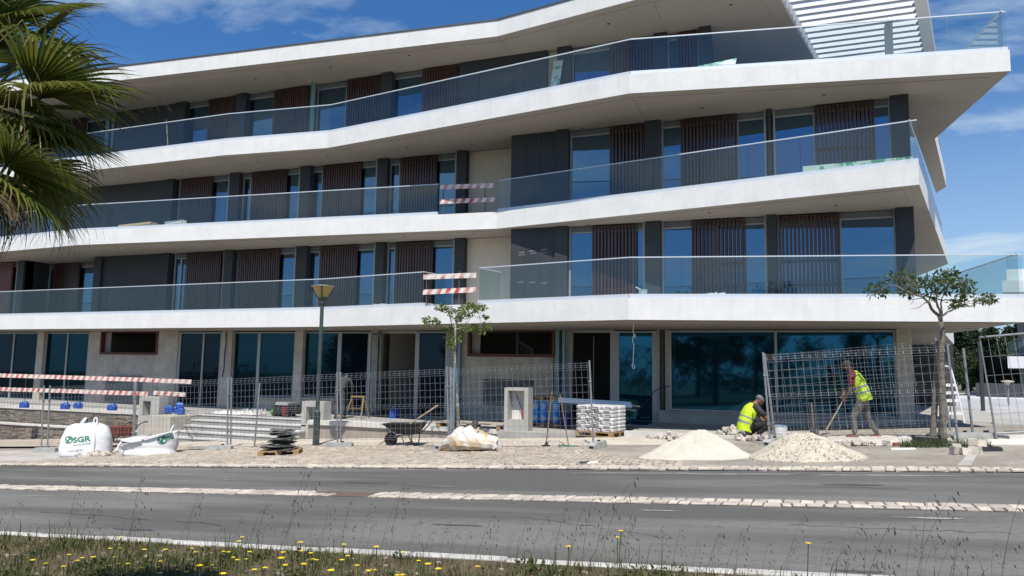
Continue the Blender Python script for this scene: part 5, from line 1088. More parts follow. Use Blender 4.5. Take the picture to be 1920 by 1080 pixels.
# ================================================================== PEOPLE
def skin(name, V, Ed, Rd, m, parent, root=0, sub=2):
    me = bpy.data.meshes.new(name); me.from_pydata([tuple(v) for v in V], Ed, []); ob = bpy.data.objects.new(name, me); C.objects.link(ob)
    md = ob.modifiers.new('skin', 'SKIN'); md.use_smooth_shade = True
    for i, r_ in enumerate(Rd): me.skin_vertices[0].data[i].radius = r_ if hasattr(r_, '__len__') else (r_, r_)
    me.skin_vertices[0].data[root].use_root = True
    sb = ob.modifiers.new('sub', 'SUBSURF'); sb.levels = sub; sb.render_levels = sub
    dg = bpy.context.evaluated_depsgraph_get(); nm = bpy.data.meshes.new_from_object(ob.evaluated_get(dg))
    bpy.data.objects.remove(ob); bpy.data.meshes.remove(me); nm.name = name; nm.materials.clear(); nm.materials.append(m)
    nm.polygons.foreach_set('use_smooth', [True]*len(nm.polygons)); o = bpy.data.objects.new(name, nm); C.objects.link(o); o.parent = parent; ORG[o.name] = Vector((0,0,0)); return o
skin_d = mat('brown_skin', (.16,.075,.045), .5, spec=.4); skin_m = mat('tanned_skin', (.24,.115,.07), .5, spec=.4)
hivis = mat('hi_vis_yellow', (.56,.74,.02), .7, col2=(.40,.52,.02), ns=9, lo=.45, hi=.7, bump=1.0, bs=13, coord='obj'); refl = mat('reflective_band', (.30,.31,.30), .4, .2)
def chain(pts): return [(i,i+1) for i in range(len(pts)-1)]
def person(label, sk, J, trousers, top, vest=None, cap=None, shoes=None, hair=None, sleeve=.5, sc=1.0):
    t = empty('person', (0,0,0), label, 'person'); V_ = Vector
    # J: pelvis, waist, chest, neck, head, crown + per side (hip,knee,ankle,toe,shoulder,elbow,wrist,hand)
    V, E_, R_ = [], [], []
    def add(p, r, link=None):
        V.append(V_(p)); R_.append(r); i = len(V)-1
        if link is not None: E_.append((link, i))
        return i
    pe = add(J['pelvis'], (.135,.115)); wa = add(J['waist'], (.13,.105), pe); ch = add(J['chest'], (.155,.115), wa); nk = add(J['neck'], .062, ch)
    hd = V_(J['head']); fwd_ = V_(J['face']).normalized(); upv = (V_(J['crown'])-hd).normalized()
    h0 = add(V_(J['neck']).lerp(hd,.55), .062, nk); h1 = add(hd, (.083,.098), h0); add(V_(J['crown']), (.07,.08), h1)
    add(hd+fwd_*.085-upv*.045, .042, h1); n_ = add(hd+fwd_*.112-upv*.012, .016, h1)
    for s in (1,-1):
        q = J['L' if s > 0 else 'R']
        hi = add(q['hip'], .095, pe); kn = add(q['knee'], .06, hi); an = add(q['ankle'], .042, kn); add(q['toe'], .036, an)
        sh = add(q['shoulder'], .066, ch); el = add(q['elbow'], .046, sh); wr = add(q['wrist'], .033, el); add(q['hand'], (.042,.022), wr)
        side = fwd_.cross(upv)*-s
        add(hd+side*-.09*1.0, .02, h1)
    skin('body', V, E_, R_, sk, t)
    # eyes and mouth
    fe = MB(); lat = upv.cross(fwd_)
    for s in (1,-1): fe.ball(hd+fwd_*.088+lat*s*.033+upv*.012, .012, 6, 4)
    fe.build('eyes', black, t); mo = MB(); mo.bar(hd+fwd_*.118-upv*.058-lat*.022, hd+fwd_*.118-upv*.058+lat*.022, .008); mo.build('mouth', mat('lips', (.12,.045,.035), .6), t)
    # fingers curled from the palm
    for s in ('L','R'):
        q = J[s]; w, h = V_(q['wrist']), V_(q['hand']); d = (h-w).normalized(); pn = V_(q.get('curl', (.6,0,-.4))).normalized(); ac = d.cross(pn).normalized(); pn = ac.cross(d).normalized()
        f = MB(); tip = h+d*.025
        for k, L_ in enumerate((.066,.076,.072,.058)):
            b = tip+ac*(.026-.0175*k); f.tube([b-d*.03, b+d*L_*.38, b+d*L_*.55+pn*L_*.4, b+d*L_*.35+pn*L_*.75, b+d*L_*.05+pn*L_*.8], [.0095,.0092,.0085,.008,.0065], 6)
        b = h+ac*.034-d*.012; f.tube([b-d*.02-ac*.006, b+ac*.022+d*.02, b+ac*.016+d*.036+pn*.03, b+d*.045+pn*.05], [.0115,.011,.0095,.0075], 6)
        f.build('fingers', sk, t)
    # trousers
    V, E_, R_ = [], [], []
    pe = add(J['pelvis'], (.165,.145)); add(V_(J['pelvis']).lerp(V_(J['waist']),.75), (.16,.13), pe)
    for s in ('L','R'):
        q = J[s]; hi = add(V_(q['hip']), .118, pe); m1 = add(V_(q['hip']).lerp(V_(q['knee']),.5), .10, hi); kn = add(V_(q['knee']), .082, m1); m2 = add(V_(q['knee']).lerp(V_(q['ankle']),.5), .074, kn); add(V_(q['ankle'])+V_((0,0,.02)), .064, m2)
    skin('trousers', V, E_, R_, trousers, t)
    # shoes
    for s in ('L','R'):
        q = J[s]; a, b = V_(q['ankle']), V_(q['toe']); d = (b-a); d.z = 0; d.normalize(); l = V_((-d.y,d.x,0)); z0 = min(a.z,b.z)-.055; R = []
        for x, w, h in ((-.075,.03,.07),(-.06,.042,.105),(0,.044,.12),(.07,.046,.085),(.15,.05,.065),(.2,.04,.05),(.225,.018,.03)):
            c_ = V_((a.x,a.y,z0))+d*x; R.append([c_+l*w*math.cos(u_)+V_((0,0,max(0,h*.5+h*.5*math.sin(u_)))) for u_ in np.linspace(0,2*math.pi,10,endpoint=False)])
        m_ = MB(); m_.loft(R); m_.build('shoe', shoes, t, smooth=True)
    # torso garment: rings along the spine
    S = [V_(J['pelvis']), V_(J['waist']), V_(J['chest']), V_(J['chest']).lerp(V_(J['neck']),.55), V_(J['neck'])]
    def rings(prof, S):
        cum = [0]
        for i in range(len(S)-1): cum.append(cum[-1]+(S[i+1]-S[i]).length)
        R = []
        for f_, wy, wx, off in prof:
            L_ = f_*cum[-1]; i = max(j for j in range(len(S)-1) if cum[j] <= L_+1e-9); u_ = (L_-cum[i])/(cum[i+1]-cum[i]); c_ = S[i].lerp(S[i+1],u_)
            d0 = (S[min(i+2,len(S)-1)]-S[max(i-1,0)]).normalized(); d1 = (S[i+1]-S[i]).normalized(); d = (d0+d1).normalized(); a = V_((0,1,0)); a = (a-d*a.dot(d)).normalized(); b = a.cross(d)
            R.append([c_+b*off+a*wy*math.copysign(abs(math.cos(q))**.8,math.cos(q))*(1+random.uniform(-.02,.02))+b*wx*math.sin(q)*(1+random.uniform(-.03,.03)) for q in np.linspace(0,2*math.pi,22,endpoint=False)])
        return R
    shirt = [(-.0,.185,.145,0),(.2,.18,.14,0),(.42,.19,.145,0),(.62,.205,.15,0),(.78,.20,.135,0),(.9,.15,.10,0),(.98,.075,.07,0)]
    g = MB(); g.loft(rings(shirt, S)); g.build('shirt', top, t, smooth=True)
    if vest:
        vp = [(-.12,.215,.175,.0),(.0,.208,.168,0),(.13,.203,.160,0),(.20,.203,.160,0),(.33,.206,.162,0),(.40,.21,.163,0),(.56,.215,.165,0),(.72,.212,.158,0),(.82,.185,.14,0),(.90,.135,.115,0),(.945,.10,.095,0)]
        g = MB(); S2 = [S[0]+(S[0]-S[1]).normalized()*.0]+S[1:]; vp = [(max(0,f_) if f_ >= 0 else 0, wy, wx, o) for f_, wy, wx, o in vp]
        R = rings(vp, S2); low = (S[1]-S[0]).normalized(); R[0] = [p-low*.09 for p in R[0]]
        g.loft(R, m=[0,0,1,0,1,0,0,0,0,0], cap=False); g.build('vest', [hivis, refl], t, smooth=True)
    for s in ('L','R'):
        q = J[s]; a, b, c_ = V_(q['shoulder']), V_(q['elbow']), V_(q['wrist'])
        P = [S[2].lerp(a,.55)+V_((0,0,.03)), a, a.lerp(b,.5)] + ([b, b.lerp(c_,.85)] if sleeve > 1 else [a.lerp(b,.85)])
        g = MB(); g.tube(P, [.07,.082,.068,.058,.045][:len(P)] if sleeve > 1 else [.07,.082,.07,.064], 12); g.build('sleeve', top, t, smooth=True)
    if cap:
        c_ = hd+upv*.03; g = MB(); R = []; lat = upv.cross(fwd_)
        for f_, w in ((-.01,1.03),(.03,1.02),(.07,.9),(.1,.62),(.115,.2)): R.append([c_+upv*f_+fwd_*(.108*w*math.cos(q))+lat*(.094*w*math.sin(q)) for q in np.linspace(0,2*math.pi,16,endpoint=False)])
        g.loft(R)
        if cap[1]: br = [c_+fwd_*.09+lat*.07,c_+fwd_*.09-lat*.07,c_+fwd_*.19-lat*.045-upv*.02,c_+fwd_*.19+lat*.045-upv*.02]; g.hexa(br+[p+upv*.012 for p in br])
        g.build('cap', cap[0], t, smooth=True)
    if hair:
        g = MB(); g.ball(hd+upv*.03-fwd_*.012, (.1,.1,.105), 12, 8, .02); g.build('hair', hair, t, smooth=True)
    return t
greyt = mat('grey_work_trousers', (.155,.143,.125), .85, col2=(.10,.093,.08), ns=9, bump=1.0, bs=12, coord='obj'); blackt = mat('black_trousers', (.012,.012,.014), .8); maroon = mat('maroon_shirt', (.16,.012,.02), .8)
darkshirt = mat('dark_grey_shirt', (.035,.033,.037), .8); darkcap = mat('dark_cap', (.03,.03,.032), .8); greycap = mat('grey_cap', (.13,.13,.135), .8); shoe1 = mat('grey_red_shoe', (.14,.12,.125), .7, col2=(.22,.05,.06), ns=14); blk_shoe = mat('black_shoe', (.02,.02,.02), .7)
J1 = dict(pelvis=(-.03,0,.97), waist=(.0,0,1.10), chest=(.115,0,1.37), neck=(.225,0,1.575), head=(.31,0,1.685), crown=(.325,0,1.77), face=(.93,0,-.22),
    L=dict(hip=(.0,.1,.91), knee=(.21,.12,.50), ankle=(.18,.13,.10), toe=(.37,.15,.05), shoulder=(.195,.20,1.49), elbow=(.23,.24,1.18), wrist=(.35,.13,.95), hand=(.385,.09,.885), curl=(.3,-.8,-.3)),
    R=dict(hip=(-.03,-.1,.91), knee=(-.08,-.12,.50), ankle=(-.30,-.12,.10), toe=(-.11,-.13,.05), shoulder=(.195,-.20,1.49), elbow=(.28,-.22,1.19), wrist=(.42,-.05,1.0), hand=(.44,-.01,.945), curl=(.3,.8,-.3)))
w1 = person('worker in yellow vest and grey trousers bending over a long handled mattock', skin_d, J1, greyt, maroon, True, (darkcap, True), shoe1)
p = gp(1620,823,.04); place(w1, (p.x, p.y, p.z), math.pi-.10)
wm = w1.matrix_basis.copy(); wm = Matrix.Translation(w1.location) @ Matrix.Rotation(math.pi-.10, 4, 'Z')
A_, B_ = wm @ Vector((.36,.05,.98)), wm @ Vector((.86,-.02,.07)); d_ = (B_-A_).normalized(); A_ = A_-d_*.12
hd = MB(); up_ = Vector((0,0,1)); hd.tube([B_+Vector((.13,.02,.02)), B_, B_+Vector((-.12,0,-.05))], [.012,.022,.010], 6)
tool('mattock', [A_, B_], .016, palew, 'long pale handled mattock held by the bending worker', 'mattock', hd, darksteel)
J2 = dict(pelvis=(-.17,0,.28), waist=(-.15,0,.40), chest=(-.04,0,.64), neck=(.09,0,.825), head=(.19,0,.885), crown=(.235,0,.965), face=(.74,0,-.62),
    L=dict(hip=(-.10,.1,.27), knee=(.30,.19,.42), ankle=(.05,.16,.10), toe=(.26,.19,.05), shoulder=(.05,.19,.76), elbow=(.27,.22,.54), wrist=(.42,.14,.31), hand=(.46,.11,.235), curl=(-.5,-.5,-.3)),
    R=dict(hip=(-.10,-.1,.27), knee=(.33,-.18,.39), ankle=(.08,-.14,.10), toe=(.28,-.17,.05), shoulder=(.05,-.19,.76), elbow=(.26,-.24,.52), wrist=(.40,-.15,.28), hand=(.44,-.11,.205), curl=(-.5,.5,-.3)))
w2 = person('worker in yellow vest and black trousers squatting beside the bucket to lay stones', skin_m, J2, blackt, darkshirt, True, (greycap, False), blk_shoe)
p = gp(1409,824,.03); place(w2, (p.x, p.y+.12, p.z), .42, sc=1.06)
J3 = dict(pelvis=(-.05,0,.95), waist=(.0,0,1.07), chest=(.18,0,1.27), neck=(.36,0,1.40), head=(.47,0,1.43), crown=(.53,0,1.49), face=(.72,0,-.66),
    L=dict(hip=(-.03,.1,.90), knee=(.04,.12,.49), ankle=(-.03,.13,.10), toe=(.16,.16,.05), shoulder=(.28,.19,1.33), elbow=(.42,.27,1.08), wrist=(.56,.20,.90), hand=(.60,.18,.84), curl=(.2,-.6,-.5)),
    R=dict(hip=(-.03,-.1,.90), knee=(.02,-.12,.49), ankle=(-.08,-.13,.10), toe=(.11,-.16,.05), shoulder=(.28,-.19,1.33), elbow=(.42,-.27,1.08), wrist=(.56,-.2,.90), hand=(.60,-.18,.84), curl=(.2,.6,-.5)))
w3 = person('person in dark grey clothes bending forward with back turned near the trestles', skin_m, J3, mat('charcoal_trousers', (.05,.052,.058), .85), mat('charcoal_jacket', (.045,.046,.05), .85), None, None, blk_shoe, mat('black_hair', (.012,.011,.01), .7), sleeve=1.5)
place(w3, (xu(637,22.0,.4), 22.0, Z0+.0), math.pi/2+.15)
# ================================================================== VEGETATION
def np_mesh(name, verts, faces4, m, parent=None, loc=None, midx=None):
    me = bpy.data.meshes.new(name); n, k = len(verts), len(faces4); me.vertices.add(n); me.vertices.foreach_set('co', np.asarray(verts, dtype=np.float32).ravel())
    w = faces4.shape[1]; me.loops.add(k*w); me.loops.foreach_set('vertex_index', faces4.astype(np.int32).ravel()); me.polygons.add(k); me.polygons.foreach_set('loop_start', np.arange(0, k*w, w, dtype=np.int32))
    for q in (m if isinstance(m, list) else [m]): me.materials.append(q)
    if midx is not None: me.polygons.foreach_set('material_index', midx.astype(np.int32))
    me.update(calc_edges=True); me.validate(); o = bpy.data.objects.new(name, me); C.objects.link(o)
    if parent is not None: o.parent = parent; ORG[o.name] = ORG[parent.name]
    elif loc is not None: o.location = loc
    return o
def leafmat(name, a, b, tr=.35, rough=.45):
    mt = mat(name, a, rough, spec=.35); t = mt.node_tree; bs_ = t.nodes['Principled BSDF']; g = t.nodes.new('ShaderNodeNewGeometry'); x = t.nodes.new('ShaderNodeMix'); x.data_type = 'RGBA'
    x.inputs[6].default_value = (*a,1); x.inputs[7].default_value = (*b,1); t.links.new(g.outputs['Random Per Island'], x.inputs[0]); t.links.new(x.outputs[2], bs_.inputs['Base Color'])
    tl = t.nodes.new('ShaderNodeBsdfTranslucent'); t.links.new(x.outputs[2], tl.inputs[0]); ms = t.nodes.new('ShaderNodeMixShader'); ms.inputs[0].default_value = tr
    o = [n for n in t.nodes if n.type == 'OUTPUT_MATERIAL'][0]; t.links.new(bs_.outputs[0], ms.inputs[1]); t.links.new(tl.outputs[0], ms.inputs[2]); t.links.new(ms.outputs[0], o.inputs[0]); return mt
def leaf_cloud(centres, rad, n, size, aspect=.45, seed=0, droop=.2, flat=1.0):     # n small pointed leaves around each centre
    g = np.random.default_rng(seed); V = []; F = []; b = 0; out = []
    cs = np.repeat(np.asarray(centres, float), n, 0); N_ = len(cs); rd = np.repeat(np.asarray(rad, float).reshape(-1), n) if hasattr(rad, '__len__') else np.full(N_, rad)
    dirs = g.normal(size=(N_,3)); dirs /= np.linalg.norm(dirs,axis=1)[:,None]; rr = rd*g.uniform(.15,1,N_)**.5; P = cs + dirs*rr[:,None]*np.array([1,1,flat])
    ax = dirs+g.normal(size=(N_,3))*.7; ax[:,2] -= droop; ax /= np.linalg.norm(ax,axis=1)[:,None]; sd_ = np.cross(ax, g.normal(size=(N_,3))); sd_ /= np.linalg.norm(sd_,axis=1)[:,None]
    L_ = size*g.uniform(.6,1.25,N_)[:,None]; W_ = L_*aspect*.5
    v = np.stack([P, P+ax*L_*.45+sd_*W_, P+ax*L_, P+ax*L_*.45-sd_*W_], 1).reshape(-1,3); f = np.arange(N_*4).reshape(-1,4); return v, f
bark = mat('mottled_bark', (.16,.14,.11), .9, col2=(.42,.40,.35), ns=14, lo=.52, hi=.6, bump=.5, bs=40); bark2 = mat('grey_brown_bark', (.13,.11,.09), .9, col2=(.22,.195,.16), ns=9, bump=.6, bs=30)
stake_m = mat('wooden_stake', (.16,.115,.075), .85)
lf1 = leafmat('fresh_leaf', (.075,.13,.022), (.16,.20,.035)); lf2 = leafmat('dull_leaf', (.035,.075,.02), (.09,.12,.03))
def sapling(name, Y, trunk, branches, clusters, label, lm, br, seed, tr_r, n=34, lsize=.15):
    P = [yp(u, v, Y) for u, v in trunk]; P[0].z = gz(P[0].x)-.02; t = empty(name, P[0], label, 'tree', 'young street trees'); r = random.Random(seed); mb = MB(); BP = list(P[len(P)//2:])
    k = len(P); mb.tube([p+Vector((r.uniform(-.012,.012),r.uniform(-.012,.012),0)) for p in P], [tr_r*(1-.45*i/(k-1)) for i in range(k)], 9); mb.build('trunk', br, t, smooth=True)
    for pts, rr in branches:
        dy = r.uniform(-.5,.5); mb = MB(); q = []
        for i, (u, v) in enumerate(pts): q.append(yp(u, v, Y+dy*i/max(1,len(pts)-1)))
        q2 = [q[0]]
        for i in range(len(q)-1): m_ = q[i].lerp(q[i+1],.5); q2 += [m_+Vector((r.uniform(-.03,.03),r.uniform(-.04,.04),r.uniform(-.03,.03))), q[i+1]]
        BP += q2
        mb.tube(q2, [rr*(1-.75*i/(len(q2)-1)) for i in range(len(q2))], 6); mb.build('branch', br, t, smooth=True)
    cs = []; rd = []
    for u, v, ru in clusters:
        c_ = yp(u, v, Y+r.uniform(-.55,.55)); cs.append(c_); rd.append(ru)
    mb = MB()
    for c_, ra in zip(cs, rd):
        b_ = min(BP, key=lambda q: (q-c_).length); mid = b_.lerp(c_,.5)+Vector((r.uniform(-.04,.04),r.uniform(-.04,.04),r.uniform(0,.05))); mb.tube([b_,mid,c_], [.009,.007,.004], 5)
        for _ in range(6):
            e = c_+Vector((r.uniform(-1,1),r.uniform(-1,1),r.uniform(-.5,.7)))*ra*.95; m_ = c_.lerp(e,.5)+Vector((0,0,r.uniform(-.02,.03))); mb.tube([c_.lerp(b_,r.uniform(0,.4)),m_,e], [.004,.003,.0015], 4)
    tag(mb.build('twigs', br, t), kind='stuff')
    v, f = leaf_cloud([tuple(c_-P[0]) for c_ in cs], rd, n, lsize, .42, seed, .35, .62); np_mesh('crown', v, f, lm, t)
    return t
tA = sapling('young_tree', 18.7, [(858,829),(860,800),(858,760),(855,720),(854,690),(852,660),(853,640),(854,628),(853,606)],
    [([(853,615),(856,604),(868,596),(884,586),(898,577)],.028),([(853,622),(846,612),(832,612),(815,614),(806,608)],.024),([(854,618),(846,605),(842,590),(834,582),(824,578)],.02),([(855,618),(872,614),(890,618),(906,614),(918,614)],.022),([(862,600),(876,598),(890,592),(900,596),(912,594)],.014),([(856,606),(862,592),(870,582),(880,573)],.014),([(852,640),(846,648),(842,656)],.010)],
    [(853,623,.22),(848,632,.18),(856,636,.16),(862,622,.16),(808,602,.20),(798,600,.10),(818,604,.10),(824,577,.14),(832,576,.1),(842,583,.14),(852,587,.18),(866,586,.18),(876,585,.16),(888,580,.13),(897,577,.18),(904,576,.1),(872,575,.10),(884,572,.07),(836,614,.14),(874,614,.14),(888,614,.12),(900,620,.16),(914,613,.15),(845,645,.10),(860,598,.1),(911,594,.04)],
    'thin young tree with mottled trunk and sparse green crown, tied to posts', lf1, bark, 3, .055, 52, .105)
for k, (u, m_) in enumerate(((845.5,steel),(850,mat('blue_grey_post',(.25,.36,.42),.4,.4)))):
    mb = MB(); x = xu(u,18.4,.3); mb.box(x-.028,18.37,gz(x),x+.028,18.43,yp(u,690,18.4).z); tag(mb.build('steel_post', m_, None, 'base'), ('silver' if k == 0 else 'blue grey')+' steel post standing beside the thin tree trunk', 'post')
x = xu(853,18.95,.0); mb = MB(); mb.tube([(x,18.95,gz(x)),(x,18.95,yp(853,740,18.95).z)], .04, 8); tag(mb.build('tree_stake', stake_m, None, 'base'), 'brown wooden stake behind the thin tree trunk', 'stake')
tB = sapling('young_tree', 18.05, [(1771,836),(1768,812),(1770,780),(1766,745),(1767,710),(1766,680),(1765,650),(1767,625),(1764,600)],
    [([(1764,602),(1752,585),(1742,568),(1730,556),(1712,551),(1698,546)],.038),([(1764,600),(1762,580),(1756,566),(1757,552),(1754,536)],.034),([(1766,592),(1776,585),(1792,575),(1812,574),(1830,570),(1846,562)],.026),([(1745,572),(1736,562),(1724,560),(1712,562),(1707,571)],.014),([(1740,566),(1728,572),(1718,578),(1704,579)],.012),([(1757,560),(1772,562),(1786,564),(1800,561),(1822,569),(1838,566)],.016),([(1730,556),(1722,542),(1712,530),(1698,522)],.018),([(1742,566),(1748,546),(1762,532),(1782,521)],.016),([(1766,590),(1764,570),(1772,548),(1776,530),(1784,512)],.02),([(1784,564),(1796,556),(1806,552),(1818,554)],.01),([(1698,546),(1682,536),(1664,530),(1652,528)],.016),([(1776,532),(1792,524),(1806,524)],.012)],
    [(1645,545,.26),(1640,540,.12),(1655,546,.12),(1676,522,.28),(1690,520,.22),(1706,519,.24),(1708,535,.3),(1722,538,.26),(1730,530,.2),(1742,526,.18),(1757,523,.24),(1768,520,.18),(1754,540,.22),(1766,532,.2),(1776,528,.18),(1792,526,.22),(1806,529,.2),(1812,536,.14),(1796,536,.14),(1750,552,.16),(1816,553,.16),(1806,549,.12),(1836,563,.16),(1848,560,.16),(1858,561,.08),(1800,568,.14),(1788,570,.12),(1768,544,.16),(1700,550,.12),(1786,510,.08)],
    'wide leaning young tree with dark trunk and spreading crown at right', lf2, bark2, 9, .085, 42, .11)
a, b = gp(1748,834), yp(1760,640,18.3); mb = MB(); mb.tube([a, b], .062, 8); tag(mb.build('tree_stake', mat('grey_stake', (.18,.155,.125), .9), None, a), 'thick leaning stake propping the right tree', 'stake')
# ------------------------------------------------------------------ fan palm at the left
palm_g = leafmat('palm_leaf', (.06,.10,.018), (.20,.205,.04), .38, .36); dry = leafmat('dry_palm_leaf', (.10,.085,.05), (.22,.17,.09), .2, .6); stalk_m = mat('palm_stalk', (.15,.15,.05), .6)
def fan_leaf(seed, nseg=30, R=.92, spread=2.5, droop=.55, petiole=.75):
    g = random.Random(seed); V = []; F = []; M_ = []
    for i in range(nseg):
        a = -spread/2+spread*i/(nseg-1); L_ = R*(1-.22*abs(a)/(spread/2)+g.uniform(-.07,.05)); w = .034; dz = droop*g.uniform(.7,1.35); tw = g.uniform(-.4,.4); kink = g.random() < .22
        pts = []
        for s in (0,.18,.4,.62,.8,1.0):
            x, y = L_*s*math.cos(a), L_*s*math.sin(a); zz = .10*math.sin(s*1.6)*math.cos(a*.6) - dz*L_*max(0,s-.45)**2*(2.6 if kink else 1.3)
            if s > .6 and kink: x, y = x*(1-.12*(s-.6)), y*(1-.12*(s-.6))
            pts.append(Vector((x,y,zz)))
        wid = (.010,.027,.031,.022,.012,.001); b = len(V); lat = Vector((-math.sin(a),math.cos(a),0))
        for p, ww in zip(pts, wid): fold = Vector((0,0,.35*ww)); V += [tuple(p-lat*ww*.62+fold), tuple(p+fold*-.6), tuple(p+lat*ww*.62+fold)]
        for q in range(5):
            for h in (0,1): F.append((b+q*3+h, b+q*3+h+1, b+q*3+h+4, b+q*3+h+3)); M_.append(1 if (q == 4 and g.random() < .4) else 0)
        # thread-like drooping tip
        if g.random() < .5:
            p = pts[-1]; d = (pts[-1]-pts[-2]).normalized(); e = p+d*.07+Vector((0,0,-.09)); b = len(V); V += [tuple(p),tuple(p+lat*.004),tuple(e+lat*.003),tuple(e)]; F.append((b,b+1,b+2,b+3)); M_.append(1)
    b = len(V); n = 5
    for s in (0,1):
        for j in range(n): t_ = 2*math.pi*j/n; V.append((-petiole*(1-s), .014*math.cos(t_), .014*math.sin(t_)-.10*(1-s)**2))
    for j in range(n): F.append((b+j,b+(j+1)%n,b+n+(j+1)%n,b+n+j)); M_.append(2)
    me = bpy.data.meshes.new('fan_leaf'); me.from_pydata(V, [], F)
    for q in (palm_g, dry, stalk_m): me.materials.append(q)
    me.polygons.foreach_set('material_index', M_); return me
FAN = [fan_leaf(k, R=.9+.06*(k%3), droop=(.22,.38,.6,.3,.48)[k%5]) for k in range(5)]
DRYF = []
for k in range(2):
    me = FAN[k+2].copy(); me.name = 'dry_fan_leaf'; me.materials[0] = dry; DRYF.append(me)
def leaf_at(parent, me, hub, tipdir, roll=0, sc=1.0, name='palm_leaf'):
    x = Vector(tipdir).normalized(); z = Vector((0,0,1)); z = (z-x*z.dot(x)).normalized(); y = z.cross(x); M3 = Matrix((x,y,z)).transposed() @ Matrix.Rotation(roll, 3, 'X')
    o = bpy.data.objects.new(name, me); C.objects.link(o); o.parent = parent; o.location = Vector(hub)-ORG[parent.name]; o.rotation_euler = M3.to_euler(); o.scale = (sc,sc,sc); return o
def palm(ctr, base, label, fixed, seed, n=26, group=None, S=.59):
    t = empty('fan_palm', base, label, 'palm tree', group); r = random.Random(seed); mb = MB(); K = 14; base = Vector(base); ctr = Vector(ctr)
    mb.tube([base.lerp(ctr, i/K)+Vector((0,0,-.03 if i == 0 else 0)) for i in range(K+1)], [S*(.24-.05*i/K+(.012 if i % 2 else 0)) for i in range(K+1)], 12); mb.build('trunk', mat('palm_trunk', (.13,.10,.075), .95, col2=(.07,.055,.04), ns=12, bump=.8, bs=20), t)
    for hub, d, roll, sc_, k in fixed: leaf_at(t, FAN[k%5], hub, d, roll, sc_)
    for i in range(n):
        az = 2.399*i; el = 1.25-2.1*i/n+r.uniform(-.12,.12); d = Vector((math.cos(az)*math.cos(el), math.sin(az)*math.cos(el), math.sin(el))); pet = (.62+.2*r.random())*S; hub = ctr+d*pet+Vector((0,0,-.10 if el < .2 else .05))*S
        d2 = d+Vector((0,0,-.25 if el < .6 else 0)); leaf_at(t, FAN[r.randrange(5)], hub, d2, r.uniform(-.5,.5), S*r.uniform(.85,1.05))
    for i in range(9):
        az = r.uniform(0,6.28); d = Vector((math.cos(az)*.35, math.sin(az)*.35, -1)); leaf_at(t, DRYF[i%2], ctr+Vector((math.cos(az)*.3,math.sin(az)*.3,-.45-r.uniform(0,.4)))*S, d, r.uniform(-.6,.6), S*r.uniform(.7,.9), 'dry_palm_leaf')
    return t
def camp(u, v, d): return CAM + ray(u,v)*d
DP = .57
pc = camp(-75, 215, 7.4*DP)
fx_ = []
def fl(hub, tip, roll, k, d0=7.2, d1=7.1, sc=None):
    a, b = camp(*hub, d0*DP), camp(*tip, d1*DP); L_ = (b-a).length; fx_.append((a, b-a, roll, L_/.93 if sc is None else sc, k))
fl((40,40),(205,12),.5,0,7.5,7.4); fl((60,165),(262,125),-.35,3,7.1,6.9); fl((75,185),(272,172),.25,1,7.0,6.8); fl((30,215),(190,300),.2,2,7.2,7.1)
fl((10,310),(180,352),-.5,0,6.7,6.5); fl((-10,330),(120,452),-.2,1,6.7,6.5); fl((70,120),(205,100),.9,4,7.6,7.8); fl((20,250),(205,255),.1,4,7.3,7.3); fl((-30,60),(80,-40),.3,3,7.3,7.3); fl((60,60),(165,140),.2,2,7.3,7.2)
fl((0,20),(140,-60),-.3,1,7.6,7.6); fl((30,280),(150,300),.6,3,7.4,7.5); fl((-20,180),(120,230),.3,4,7.7,7.8)
palm(pc, (pc.x-.12, pc.y, gz(pc.x)-.02), 'large fan palm with shaggy crown at the left edge', fx_, 4)
# ------------------------------------------------------------------ trees behind the building and across the road
needle = leafmat('dark_pine_foliage', (.012,.028,.012), (.035,.058,.022), .12, .6); broad = leafmat('dark_broad_foliage', (.018,.038,.014), (.05,.075,.025), .15, .6); trunk_m = mat('pine_trunk', (.09,.065,.05), .95)
def tree_mesh(seed, kind, n):
    g = np.random.default_rng(seed); cs = []; rd = []
    if kind == 'pine':
        for lv in range(11):
            z = .18+.8*lv/10; w = .30*(1-.82*(lv/10)**1.15)
            for q in range(7): a = g.uniform(0,6.28); rr = w*g.uniform(.35,1); cs.append((rr*math.cos(a), rr*math.sin(a), z+g.uniform(-.05,.05)-.05*rr)); rd.append(.085*g.uniform(.6,1.2))
    else:
        for q in range(60):
            d = g.normal(size=3); d /= np.linalg.norm(d); rr = g.uniform(.4,1)**.6; cs.append((.36*d[0]*rr, .36*d[1]*rr, .60+.36*d[2]*rr)); rd.append(.12*g.uniform(.6,1.2))
    v, f = leaf_cloud(cs, rd, n, (.06 if n < 100 else .034) if kind == 'pine' else (.055 if n < 100 else .036), .5, seed, .1, .8); return v, f
def bg_tree(x, y, z, h, kind, seed, label, group, n=46, cat='tree'):
    t = empty('pine_tree' if kind == 'pine' else 'broadleaf_tree', (x,y,z), label, cat, group); v, f = tree_mesh(seed, kind, n)
    w = h*(1.0 if kind == 'pine' else .95); np_mesh('crown', v*np.array([w,w,h]), f, needle if kind == 'pine' else broad, t)
    mb = MB(); mb.tube([(x,y,z-.1),(x+.02*h,y,z+h*.5),(x,y,z+h*.92)], [.025*h,.016*h,.004*h], 7); mb.build('trunk', trunk_m, t); return t
